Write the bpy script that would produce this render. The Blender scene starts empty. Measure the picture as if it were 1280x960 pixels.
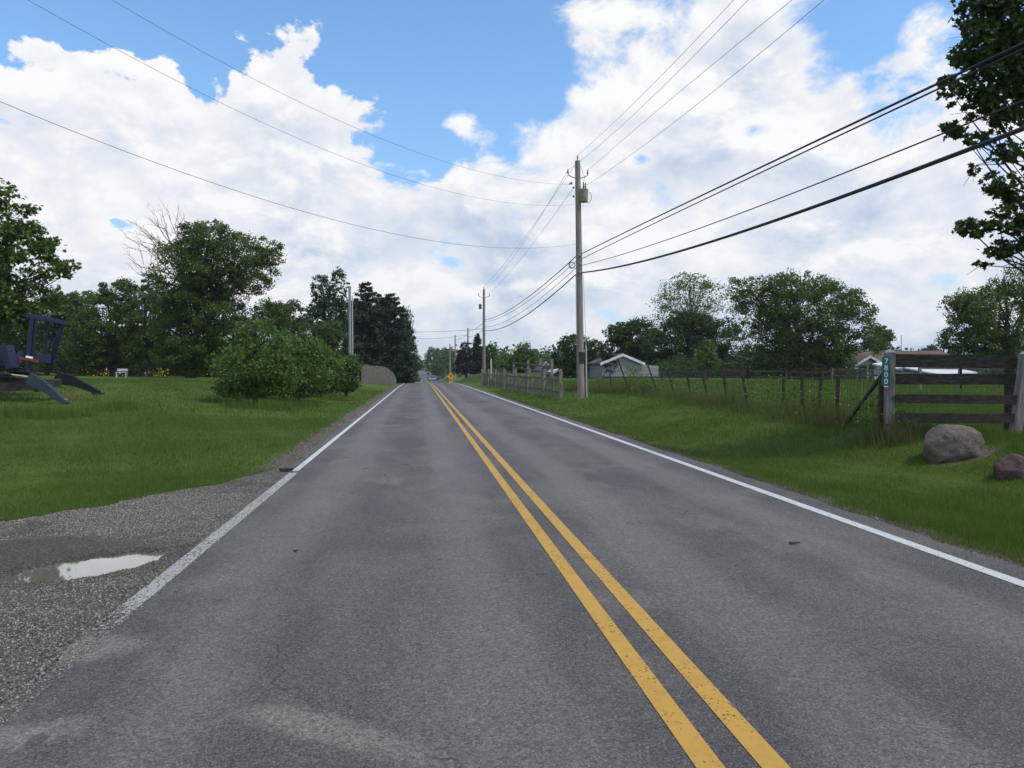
import bpy, math, random
import numpy as np
R = math.radians
S = bpy.context.scene
COL = S.collection
rng = np.random.default_rng(7)
random.seed(7)

# ------------------------------------------------------------------ camera
F = 890.0; YAW = R(7.36); PITCH = -math.atan(18/890); CH = 1.6
fw = np.array([math.sin(YAW)*math.cos(PITCH), math.cos(YAW)*math.cos(PITCH), math.sin(PITCH)])
rt = np.array([math.cos(YAW), -math.sin(YAW), 0.0])
up = np.cross(rt, fw)
EYE = np.array([0, 0, CH])
cam = bpy.data.cameras.new('camera'); cam.sensor_width = 36; cam.lens = F/1280*36
cam.clip_start = 0.05; cam.clip_end = 6000
co = bpy.data.objects.new('camera', cam); COL.objects.link(co)
co.location = EYE; co.rotation_euler = (math.pi/2+PITCH, 0, -YAW); S.camera = co

def ray(px, py): return fw + rt*(px-640)/F + up*(480-py)/F
def at(px, py, d): return EYE + ray(px, py)*d            # point at a given distance along the road
def angles(px, py):
    r = ray(px, py); r = r/np.linalg.norm(r)
    return math.degrees(math.atan2(r[0], r[1])), math.degrees(math.asin(r[2]))

# ------------------------------------------------------------------ terrain
RY = [-60, 60, 80, 95, 110, 140, 180, 205, 228, 280, 400, 570, 700, 850, 1200, 3000]
RZ = [0, 0, -.03, -.15, -.5, -1.5, -2.7, -2.7, -2.1, -1.2, 0.0, 2.2, 4.0, 4.6, 3.0, 2.0]
_ys = np.arange(-60, 3000, 2.0)
_zs = np.interp(_ys, RY, RZ)
_k = np.ones(7)/7; _zs[3:-3] = np.convolve(_zs, _k, 'valid')
def roadz(Y): return np.interp(Y, _ys, _zs)
def cx(Y): return 1.24 + np.interp(Y, [90, 160, 228, 400, 570, 3000], [0, .35, .95, 1.3, 2.0, 2.0])
HW = 3.21                                                  # lane edge line from centre
def sstep(a, b, x):
    t = np.clip((x-a)/(b-a), 0, 1); return t*t*(3-2*t)
def wob(X, Y, s=1.0):
    return (np.sin(X*1.7*s+Y*0.6*s+1.3)+np.sin(X*0.5*s-Y*1.3*s+.4)+np.sin(X*2.9*s+2.1*s*Y)*.5)/2.5
def drive_top(X): return np.interp(X, [-30, -8, -4.3, -3.4, -2.9, -2.4, -2.05], [4.6, 6.5, 8.05, 9.3, 10.2, 11.4, 12.6])
def drive_m(X, Y):
    n = wob(X, Y, 3)*.12+wob(X, Y, 11)*.07
    return ((X < -1.86) & (Y < drive_top(X)+n) & (Y > 0.6+n)).astype(float)
RT = [-.6, -.3, 0, .5, 1.0, 1.8, 3.0, 3.9, 5.0, 9, 30, 60, 200]
RH = [-.10, -.07, -.035, -.05, -.06, .02, .32, .44, .46, .45, .5, .4, .2]
LT = [-.6, -.3, 0, .5, 1.0, 2, 4, 8, 14, 25, 60, 200]
LH = [-.10, -.07, -.03, -.035, -.03, .05, .22, .55, .85, 1.0, 1.1, .9]
def terrain(X, Y):
    X = np.asarray(X, float); Y = np.asarray(Y, float)
    c = cx(Y); rz = roadz(Y)
    t = X - (c+HW+.33); s = (c-HW-.28) - X
    t = t - .95*(1-sstep(8.5, 12.5, Y))*sstep(.6, 2, t)
    mr = np.interp(Y, [-20, 35, 60, 80, 95, 130, 200, 400], [1, 1.1, 1.6, 2.2, 3.0, 3.6, 3.2, 2])
    mr = 1+(mr-1)*sstep(1.0, 3.5, t)*(1-.8*sstep(12, 40, t))
    ml = sstep(7, 42, Y)*np.interp(Y, [42, 90, 130, 400], [1, 1, 1.6, 2])
    far = sstep(4, 30, np.maximum(t, s))
    zr = rz*(1-.6*far) + np.interp(t, RT, RH)*mr
    lh = np.interp(s, LT, LH)
    zl = rz*(1-.6*far) + np.where(s < .5, lh, -.035+(lh+.035)*ml)
    z = np.where(t > -2, zr, zl)
    z = z + wob(X, Y, .35)*.05*sstep(1.5, 5, np.maximum(t, s))
    dm = sstep(-1.7, -1.9, X)*sstep(.3, .7, Y)*sstep(0, .35, drive_top(X)+.1-Y)
    z = z - .12*dm
    return z
def gz(x, y): return float(terrain(x, y))

# ------------------------------------------------------------------ materials
def newmat(name):
    m = bpy.data.materials.new(name); m.use_nodes = True
    nt = m.node_tree; nt.nodes.clear()
    return m, nt
class NT:
    def __init__(s, nt): s.nt = nt; s.n = nt.nodes; s.l = nt.links
    def new(s, t, **kw):
        n = s.n.new(t)
        for k, v in kw.items(): setattr(n, k, v)
        return n
    def link(s, a, b): s.l.new(a, b)
    def setin(s, sock, v):
        if hasattr(v, 'node'): s.l.new(v, sock)
        else: sock.default_value = v
    def m(s, op, a, b=0.0, c=None, clamp=False):
        n = s.new('ShaderNodeMath', operation=op, use_clamp=clamp)
        s.setin(n.inputs[0], a); s.setin(n.inputs[1], b)
        if c is not None: s.setin(n.inputs[2], c)
        return n.outputs[0]
    def noise(s, vec, scale, detail=4, rough=.5, dist=0.0):
        n = s.new('ShaderNodeTexNoise'); n.inputs['Scale'].default_value = scale
        n.inputs['Detail'].default_value = detail; n.inputs['Roughness'].default_value = rough
        n.inputs['Distortion'].default_value = dist
        if vec is not None: s.link(vec, n.inputs['Vector'])
        return n.outputs['Fac']
    def sm(s, x, a, b):
        n = s.new('ShaderNodeMapRange', interpolation_type='SMOOTHSTEP')
        s.setin(n.inputs[0], x); s.setin(n.inputs[1], a); s.setin(n.inputs[2], b)
        return n.outputs[0]
    def mix(s, f, a, b):
        n = s.new('ShaderNodeMix', data_type='RGBA')
        s.setin(n.inputs[0], f)
        for i, v in ((6, a), (7, b)):
            if hasattr(v, 'node'): s.link(v, n.inputs[i])
            else: n.inputs[i].default_value = (*v, 1) if len(v) == 3 else v
        return n.outputs[2]
    def vscale(s, vec, sc):
        n = s.new('ShaderNodeVectorMath', operation='MULTIPLY'); s.link(vec, n.inputs[0]); n.inputs[1].default_value = sc
        return n.outputs[0]
    def obj(s): return s.new('ShaderNodeTexCoord').outputs['Object']
    def pos(s): return s.new('ShaderNodeNewGeometry').outputs['Position']
    def out(s, shader, disp=None):
        o = s.new('ShaderNodeOutputMaterial'); s.link(shader, o.inputs[0])
    def bsdf(s, col, rough=.8, spec=.3, metal=0.0, bump=None, bs=.5, bd=.02, trans=0):
        b = s.new('ShaderNodeBsdfPrincipled')
        if hasattr(col, 'node'): s.link(col, b.inputs['Base Color'])
        else: b.inputs['Base Color'].default_value = (*col, 1)
        s.setin(b.inputs['Roughness'], rough); b.inputs['Specular IOR Level'].default_value = spec
        b.inputs['Metallic'].default_value = metal
        if bump is not None:
            bn = s.new('ShaderNodeBump'); bn.inputs['Strength'].default_value = bs; bn.inputs['Distance'].default_value = bd
            s.link(bump, bn.inputs['Height']); s.link(bn.outputs[0], b.inputs['Normal'])
        return b.outputs[0]

def simple(name, c1, c2=None, scale=8, rough=.75, spec=.3, metal=0, stretch=(1, 1, 1), bs=.3, bd=.01, detail=6):
    m, nt = newmat(name); n = NT(nt)
    v = n.vscale(n.obj(), stretch)
    f = n.noise(v, scale, detail, .6)
    c2 = c2 or tuple(x*.72 for x in c1)
    col = n.mix(n.sm(f, .32, .68), c1, c2)
    n.out(n.bsdf(col, rough, spec, metal, f, bs, bd)); return m

def leafmat(name, c1, c2, trans=.35, rough=.5, nsc=.55):
    m, nt = newmat(name); n = NT(nt)
    g = n.new('ShaderNodeNewGeometry')
    f = n.noise(g.outputs['Position'], nsc, 4, .65)
    r = g.outputs['Random Per Island']
    k = n.m('ADD', n.m('MULTIPLY', r, .55), n.m('MULTIPLY', f, .55))
    col = n.mix(n.sm(k, .15, .95), c1, c2)
    b = n.bsdf(col, rough, .35)
    t = n.new('ShaderNodeBsdfTranslucent'); n.link(n.mix(.5, col, tuple(x*1.3 for x in c2)), t.inputs[0])
    mx = n.new('ShaderNodeMixShader'); mx.inputs[0].default_value = trans
    n.link(b, mx.inputs[1]); n.link(t.outputs[0], mx.inputs[2]); n.out(mx.outputs[0]); return m

M = {}
M['leaf_mid'] = leafmat('leaf_mid', (.036, .074, .011), (.105, .162, .026))
M['leaf_dark'] = leafmat('leaf_dark', (.024, .052, .011), (.064, .108, .022))
M['leaf_light'] = leafmat('leaf_light', (.048, .096, .016), (.12, .185, .034))
M['leaf_yellow'] = leafmat('leaf_yellow', (.052, .104, .018), (.135, .205, .042))
M['leaf_blue'] = leafmat('leaf_blue', (.028, .062, .030), (.055, .105, .045))
M['needle'] = leafmat('needle', (.016, .034, .015), (.042, .070, .030), .15)
M['purple'] = leafmat('purple', (.018, .014, .014), (.035, .026, .022), .15)
M['grass'] = leafmat('grass_blade', (.040, .088, .010), (.132, .190, .028), .4, .6, 1.3)
M['grassdry'] = leafmat('grass_tall', (.040, .078, .012), (.150, .160, .050), .35, .6)
M['bark'] = simple('bark', (.09, .075, .06), (.045, .038, .03), 6, .9, .1, stretch=(6, 6, 1))
M['deadbark'] = simple('dead_bark', (.15, .13, .115), (.08, .07, .06), 6, .9, .1)
M['pole'] = simple('pole_wood', (.29, .265, .24), (.165, .15, .135), 3, .85, .2, stretch=(14, 14, .6), bs=.5)
M['tar'] = simple('pole_band', (.02, .02, .02), (.035, .03, .03), 3)
M['oldwood'] = simple('weathered_board', (.17, .15, .13), (.075, .065, .055), 4, .9, .15, stretch=(1, 8, 8), bs=.6)
M['oldwoodv'] = simple('weathered_post', (.27, .25, .225), (.13, .12, .105), 4, .9, .15, stretch=(9, 9, 1), bs=.6)
M['darkwood'] = simple('dark_board', (.075, .065, .055), (.035, .03, .025), 4, .9, .15, stretch=(1, 8, 8), bs=.5)
M['greywoodv'] = simple('grey_picket', (.19, .178, .158), (.10, .09, .08), 3, .9, .15, stretch=(9, 9, 1))
M['rust'] = simple('fence_steel', (.035, .028, .024), (.06, .04, .03), 12, .8, .3)
M['wiremesh'] = simple('wire_mesh', (.06, .055, .05), (.045, .035, .03), 12, .6, .4, .3)
M['wire'] = simple('cable_sheath', (.028, .03, .035), (.02, .02, .022), 12, .55, .4)
M['alu'] = simple('conductor', (.16, .17, .19), (.11, .12, .14), 12, .45, .5, .6)
M['galv'] = simple('galvanised', (.34, .345, .35), (.24, .245, .25), 12, .45, .5, .6)
M['can'] = simple('transformer_paint', (.30, .27, .19), (.20, .15, .09), 9, .6, .4)
M['porcelain'] = simple('porcelain', (.14, .10, .08), (.1, .07, .06), 9, .25, .6)
M['pvc'] = simple('pvc', (.5, .5, .49), (.4, .4, .39), 3, .5, .4)
M['white'] = simple('white_paint', (.66, .67, .67), (.5, .51, .52), 3, .7, .3)
M['offwhite'] = simple('siding', (.30, .30, .31), (.25, .25, .26), 2, .8, .3, stretch=(.3, .3, 6))
M['roofbrown'] = simple('roof_brown', (.14, .10, .075), (.09, .065, .05), 5, .9, .2)
M['roofgrey'] = simple('roof_grey', (.14, .14, .145), (.09, .09, .095), 5, .9, .2)
M['window'] = simple('window_glass', (.03, .035, .04), (.02, .02, .025), 2, .1, .6)
M['dark_plinth'] = simple('plinth', (.06, .065, .07), (.04, .045, .05), 2)  # dark base strip along the foot of the garage
M['green'] = simple('sign_green', (.0, .115, .095), (.0, .09, .08), 20, .4, .5)
M['signwhite'] = simple('sign_white', (.8, .82, .82), (.7, .72, .72), 20, .4, .5)
M['signyellow'] = simple('sign_yellow', (.72, .38, .015), (.62, .33, .015), 10, .4, .5)
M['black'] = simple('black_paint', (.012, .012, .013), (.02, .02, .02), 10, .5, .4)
M['blue'] = simple('tractor_blue', (.006, .012, .055), (.005, .008, .028), 7, .45, .5)  # blue darkened: the maple's shade is put into the paint colour
M['bluegrey'] = simple('arm_blue_grey', (.03, .05, .075), (.016, .024, .038), 7, .5, .5)
M['red'] = simple('red_paint', (.22, .02, .02), (.15, .02, .02), 7, .5, .5)
M['chrome'] = simple('chrome_rod', (.75, .75, .76), (.65, .65, .66), 7, .2, .5, 1)
M['orange'] = simple('orange_reflector', (.8, .2, .02), (.7, .15, .02), 7, .4, .5)
M['tyre'] = simple('tyre', (.018, .018, .018), (.03, .03, .03), 12, .9, .2)
M['teal'] = simple('teal_paint', (.16, .27, .28), (.14, .24, .25), 2, .3, .6)
M['carblack'] = simple('dark_car_paint', (.06, .07, .085), (.05, .06, .07), 2, .3, .6)
M['flower'] = leafmat('flower', (.5, .32, .02), (.65, .45, .04), .2)
M['gravel_light'] = None

def rockmat(name, c1, c2, c3):
    m, nt = newmat(name); n = NT(nt); v = n.obj()
    f = n.noise(v, 3.2, 8, .65); g = n.noise(v, 34, 4, .7); h = n.noise(v, 9, 5, .7)
    col = n.mix(n.sm(f, .35, .62), c1, c2)
    col = n.mix(n.m('MULTIPLY', n.sm(g, .52, .72), .6), col, c3)
    col = n.mix(n.m('MULTIPLY', n.sm(h, .6, .75), .45), col, (.05, .042, .035))
    hh = n.m('ADD', h, n.m('MULTIPLY', g, .5))
    n.out(n.bsdf(col, .9, .2, 0, hh, .9, .03)); return m
M['rock'] = rockmat('granite_boulder', (.155, .132, .108), (.10, .086, .075), (.26, .23, .19))
M['rock2'] = rockmat('reddish_boulder', (.105, .072, .066), (.075, .053, .05), (.165, .125, .115))

def stonemat():
    m, nt = newmat('gravel_stone'); n = NT(nt)
    g = n.new('ShaderNodeNewGeometry'); r = g.outputs['Random Per Island']; p = g.outputs['Position']
    cr = n.new('ShaderNodeValToRGB'); e = cr.color_ramp.elements
    e[0].color = (.075, .065, .052, 1); e[1].color = (.35, .33, .295, 1)
    a = e.new(.35); a.color = (.155, .14, .118, 1); b = e.new(.8); b.color = (.27, .25, .22, 1)
    n.link(r, cr.inputs[0])
    # wetness (soaked, darker stone) round the puddle
    sx = n.new('ShaderNodeSeparateXYZ'); n.link(p, sx.inputs[0])
    wn = n.noise(p, 1.1, 4, .6)
    dx = n.m('DIVIDE', n.m('ADD', sx.outputs[0], 3.55), 1.9); dy = n.m('DIVIDE', n.m('SUBTRACT', sx.outputs[1], 6.3), .95)
    dd = n.m('SQRT', n.m('ADD', n.m('MULTIPLY', dx, dx), n.m('MULTIPLY', dy, dy)))
    wet = n.m('SUBTRACT', 1.0, n.sm(n.m('ADD', dd, n.m('MULTIPLY', n.m('SUBTRACT', wn, .5), 2.4)), .65, 1.15))
    wet2 = n.m('MULTIPLY', n.sm(wn, .56, .68), .6)
    wet = n.m('MAXIMUM', wet, wet2)
    col = n.mix(n.m('MULTIPLY', wet, .85), cr.outputs[0], (.050, .038, .024))
    f = n.noise(p, 90, 3, .6)
    col = n.mix(n.m('MULTIPLY', f, .3), col, (.08, .07, .06))
    rg = n.m('SUBTRACT', .9, n.m('MULTIPLY', wet, .45))
    n.out(n.bsdf(col, rg, .35)); return m
M['stone'] = stonemat()
def gravelbase():
    m, nt = newmat('gravel_bed'); n = NT(nt); p = n.pos()
    f = n.noise(p, 42, 5, .7); g = n.noise(p, 1.1, 4, .6)
    col = n.mix(n.sm(f, .35, .7), (.035, .03, .024), (.17, .16, .14))
    col = n.mix(n.m('MULTIPLY', n.sm(g, .5, .66), .6), col, (.05, .04, .028))
    n.out(n.bsdf(col, .9, .3, 0, f, 1, .03)); return m
M['gravel_bed'] = gravelbase()

def asphalt():
    m, nt = newmat('asphalt'); n = NT(nt); p = n.pos()
    sx = n.new('ShaderNodeSeparateXYZ'); n.link(p, sx.inputs[0])
    X, Y = sx.outputs[0], sx.outputs[1]
    fine = n.noise(p, 95, 4, .85); mid = n.noise(p, 38, 4, .8)
    vo = n.new('ShaderNodeTexVoronoi'); vo.inputs['Scale'].default_value = 60; n.link(p, vo.inputs['Vector'])
    strk = n.noise(n.vscale(p, (1.1, .10, 1)), 1.2, 6, .6)
    cloud = n.noise(n.vscale(p, (.9, .45, 1)), .8, 5, .62, .6)
    col = n.mix(n.sm(cloud, .34, .68), (.054, .048, .048), (.102, .092, .080))
    # worn wheel paths and the bluish oil strip between them, periodic over each lane
    lane = n.m('ABSOLUTE', n.m('SUBTRACT', X, 1.24))
    w1 = n.m('ABSOLUTE', n.m('SUBTRACT', n.m('ABSOLUTE', n.m('SUBTRACT', lane, 1.65)), .82))
    wp = n.m('SUBTRACT', 1.0, n.sm(n.m('ADD', w1, n.m('MULTIPLY', n.m('SUBTRACT', strk, .5), 1.3)), .05, .55))
    col = n.mix(n.m('MULTIPLY', wp, .5), col, (.150, .137, .118))
    # dusty patches
    du = n.noise(n.vscale(p, (.8, .5, 1)), 1.3, 4, .5)
    col = n.mix(n.m('MULTIPLY', n.sm(du, .54, .70), .5), col, (.17, .15, .122))
    for (ex, ey, rx, ry, rot) in ((-.42, 3.22, .60, .12, -.57), (-1.95, 4.35, .40, .25, 0), (-1.72, 3.32, .26, .15, .3)):
        c, s_ = math.cos(rot), math.sin(rot)
        ax = n.m('SUBTRACT', X, ex); ay = n.m('SUBTRACT', Y, ey)
        q1 = n.m('DIVIDE', n.m('ADD', n.m('MULTIPLY', ax, c), n.m('MULTIPLY', ay, s_)), rx)
        q2 = n.m('DIVIDE', n.m('SUBTRACT', n.m('MULTIPLY', ay, c), n.m('MULTIPLY', ax, s_)), ry)
        d = n.m('SQRT', n.m('ADD', n.m('MULTIPLY', q1, q1), n.m('MULTIPLY', q2, q2)))
        d = n.m('ADD', d, n.m('MULTIPLY', n.m('SUBTRACT', n.noise(p, 5, 4, .6), .5), .8))
        col = n.mix(n.m('MULTIPLY', n.m('SUBTRACT', 1.0, n.sm(d, .45, 1.25)), .62), col, (.215, .19, .155))
    # aggregate
    col = n.mix(n.m('MULTIPLY', n.sm(fine, .48, .62), .60), col, (.23, .22, .205))
    col = n.mix(n.m('MULTIPLY', n.sm(mid, .50, .64), .60), col, (.020, .020, .022))
    for sc_, am in ((80, .46), (30, .18), (160, .42)):
        vk = n.new('ShaderNodeTexVoronoi'); vk.inputs['Scale'].default_value = sc_; n.link(p, vk.inputs['Vector'])
        sv = n.new('ShaderNodeSeparateXYZ'); n.link(vk.outputs['Color'], sv.inputs[0])
        g_ = n.m('ADD', 1.0-am*.42, n.m('MULTIPLY', n.m('POWER', sv.outputs[0], 1.6), am*1.15))
        mm = n.new('ShaderNodeMix', data_type='RGBA', blend_type='MULTIPLY'); mm.inputs[0].default_value = 1; n.link(col, mm.inputs[6])
        cb = n.new('ShaderNodeCombineXYZ'); n.link(g_, cb.inputs[0]); n.link(g_, cb.inputs[1]); n.link(g_, cb.inputs[2]); n.link(cb.outputs[0], mm.inputs[7]); mm.clamp_result = False; col = mm.outputs[2]
    spk = n.m('SUBTRACT', 1.0, n.sm(vo.outputs['Distance'], .0, .22))
    keep = n.sm(n.noise(p, 60, 1, .5), .62, .70)
    col = n.mix(n.m('MULTIPLY', n.m('MULTIPLY', spk, keep), .8), col, (.42, .40, .37))
    # dark blotches and fine cracks
    bl = n.noise(p, 2.6, 2, .4)
    col = n.mix(n.m('MULTIPLY', n.sm(bl, .70, .76), .55), col, (.03, .03, .033))
    vc = n.new('ShaderNodeTexVoronoi', feature='DISTANCE_TO_EDGE'); vc.inputs['Scale'].default_value = .22
    wv = n.new('ShaderNodeVectorMath', operation='ADD'); n.link(p, wv.inputs[0])
    nn = n.new('ShaderNodeTexNoise'); nn.inputs['Scale'].default_value = 1.5; nn.inputs['Detail'].default_value = 6; n.link(p, nn.inputs['Vector'])
    n.link(nn.outputs['Color'], wv.inputs[1]); n.link(wv.outputs[0], vc.inputs['Vector'])
    crk = n.m('MULTIPLY', n.m('SUBTRACT', 1.0, n.sm(vc.outputs[0], .0, .0028)), n.sm(n.noise(p, .35, 2, .5), .44, .5))
    col = n.mix(n.m('MULTIPLY', crk, .7), col, (.02, .02, .02))
    h = n.m('ADD', n.m('MULTIPLY', fine, .6), n.m('MULTIPLY', mid, .7))
    n.out(n.bsdf(col, n.m('SUBTRACT', .78, n.m('MULTIPLY', wp, .12)), .35, 0, h, .8, .008)); return m
M['asphalt'] = asphalt()

def paint(name, c, wear, fadeY=None):
    m, nt = newmat(name); n = NT(nt); p = n.pos()
    f = n.noise(p, 24, 6, .75); g = n.noise(p, 3, 3, .5); fine = n.noise(p, 150, 2, .7)
    sx = n.new('ShaderNodeSeparateXYZ'); n.link(p, sx.inputs[0])
    thr = n.m('ADD', f, n.m('MULTIPLY', n.m('SUBTRACT', g, .5), .35))
    if fadeY:
        w = n.m('MULTIPLY', n.m('SUBTRACT', 1.0, n.sm(sx.outputs[1], fadeY[0], fadeY[1])), fadeY[2])
        thr = n.m('ADD', thr, w)
    vk = n.new('ShaderNodeTexVoronoi'); vk.inputs['Scale'].default_value = 90; n.link(p, vk.inputs['Vector'])
    sv = n.new('ShaderNodeSeparateXYZ'); n.link(vk.outputs['Color'], sv.inputs[0]); pit = n.m('MULTIPLY', n.sm(sv.outputs[0], .90, .96), .75)
    k = n.m('MAXIMUM', n.sm(thr, wear, wear+.06), n.m('MULTIPLY', pit, n.sm(g, .42, .6)))
    col = n.mix(n.m('MULTIPLY', fine, .35), c, tuple(x*.6 for x in c))
    col = n.mix(n.m('MULTIPLY', n.sm(n.noise(p, 9, 5, .7), .42, .7), .45), col, tuple(x*.7 for x in c))
    b = n.bsdf(col, .65, .35, 0, fine, .4, .003); t = n.new('ShaderNodeBsdfTransparent')
    mx = n.new('ShaderNodeMixShader'); n.link(k, mx.inputs[0]); n.link(b, mx.inputs[1]); n.link(t.outputs[0], mx.inputs[2])
    n.out(mx.outputs[0]); return m
M['ypaint'] = paint('yellow_road_paint', (.50, .285, .05), .635)
M['wpaint'] = paint('white_road_paint', (.58, .575, .55), .655)
M['wpaintworn'] = paint('worn_white_road_paint', (.36, .355, .335), .72, (3.9, 6.4, .42))

def groundmat():
    m, nt = newmat('ground'); n = NT(nt); p = n.pos()
    at_ = n.new('ShaderNodeAttribute', attribute_name='dirt')
    big = n.noise(p, .10, 4, .6); mid = n.noise(p, .9, 5, .6); fine = n.noise(p, 22, 4, .7)
    g = n.mix(n.sm(big, .35, .65), (.048, .088, .012), (.092, .130, .022))
    g = n.mix(n.m('MULTIPLY', n.sm(mid, .4, .7), .5), g, (.082, .112, .028))
    g = n.mix(n.m('MULTIPLY', n.sm(fine, .45, .7), .4), g, (.024, .045, .010))
    yl = n.noise(n.vscale(p, (1, .5, 1)), .45, 3, .5)
    g = n.mix(n.m('MULTIPLY', n.sm(yl, .60, .72), .5), g, (.13, .115, .045))
    d = n.mix(n.sm(fine, .35, .7), (.06, .05, .036), (.17, .15, .12))
    k = n.sm(n.m('ADD', at_.outputs['Fac'], n.m('MULTIPLY', n.m('SUBTRACT', n.noise(p, 7, 5, .7), .5), .9)), .42, .62)
    col = n.mix(k, g, d)
    n.out(n.bsdf(col, .95, .1, 0, fine, .8, .04)); return m
M['ground'] = groundmat()
def water():
    m, nt = newmat('puddle_water'); n = NT(nt)
    b = n.new('ShaderNodeBsdfPrincipled'); b.inputs['Base Color'].default_value = (.16, .145, .12, 1)
    b.inputs['Roughness'].default_value = .03; b.inputs['Specular IOR Level'].default_value = 1.0; b.inputs['IOR'].default_value = 2.1
    b.inputs['Coat Weight'].default_value = .6; b.inputs['Coat Roughness'].default_value = .02
    n.out(b.outputs[0]); return m
M['water'] = water()

# ------------------------------------------------------------------ object helpers
def tag(o, label=None, cat=None, group=None, kind=None):
    if label: o['label'] = label
    if cat: o['category'] = cat
    if group: o['group'] = group
    if kind: o['kind'] = kind
    return o
def empty(name, loc, label, cat, group=None):
    o = bpy.data.objects.new(name, None); COL.objects.link(o); o.location = loc; o.empty_display_size = .2
    return tag(o, label, cat, group)
def link(name, me, mat, parent=None, origin=None):
    if mat is not None: me.materials.append(mat)
    o = bpy.data.objects.new(name, me); COL.objects.link(o)
    if parent is not None: o.parent = parent
    if origin is not None: o.location = origin
    return o
def npmesh(name, V, Fc, smooth=False):
    """V (n,3); Fc (m,k) one polygon size"""
    me = bpy.data.meshes.new(name); V = np.asarray(V, np.float32); Fc = np.asarray(Fc, np.int32)
    me.vertices.add(len(V)); me.vertices.foreach_set('co', V.ravel())
    k = Fc.shape[1]; me.loops.add(Fc.size); me.loops.foreach_set('vertex_index', Fc.ravel())
    me.polygons.add(len(Fc)); me.polygons.foreach_set('loop_start', np.arange(0, Fc.size, k, dtype=np.int32))
    me.polygons.foreach_set('loop_total', np.full(len(Fc), k, np.int32))
    if smooth: me.polygons.foreach_set('use_smooth', np.ones(len(Fc), bool))
    me.update(calc_edges=True); return me

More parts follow.
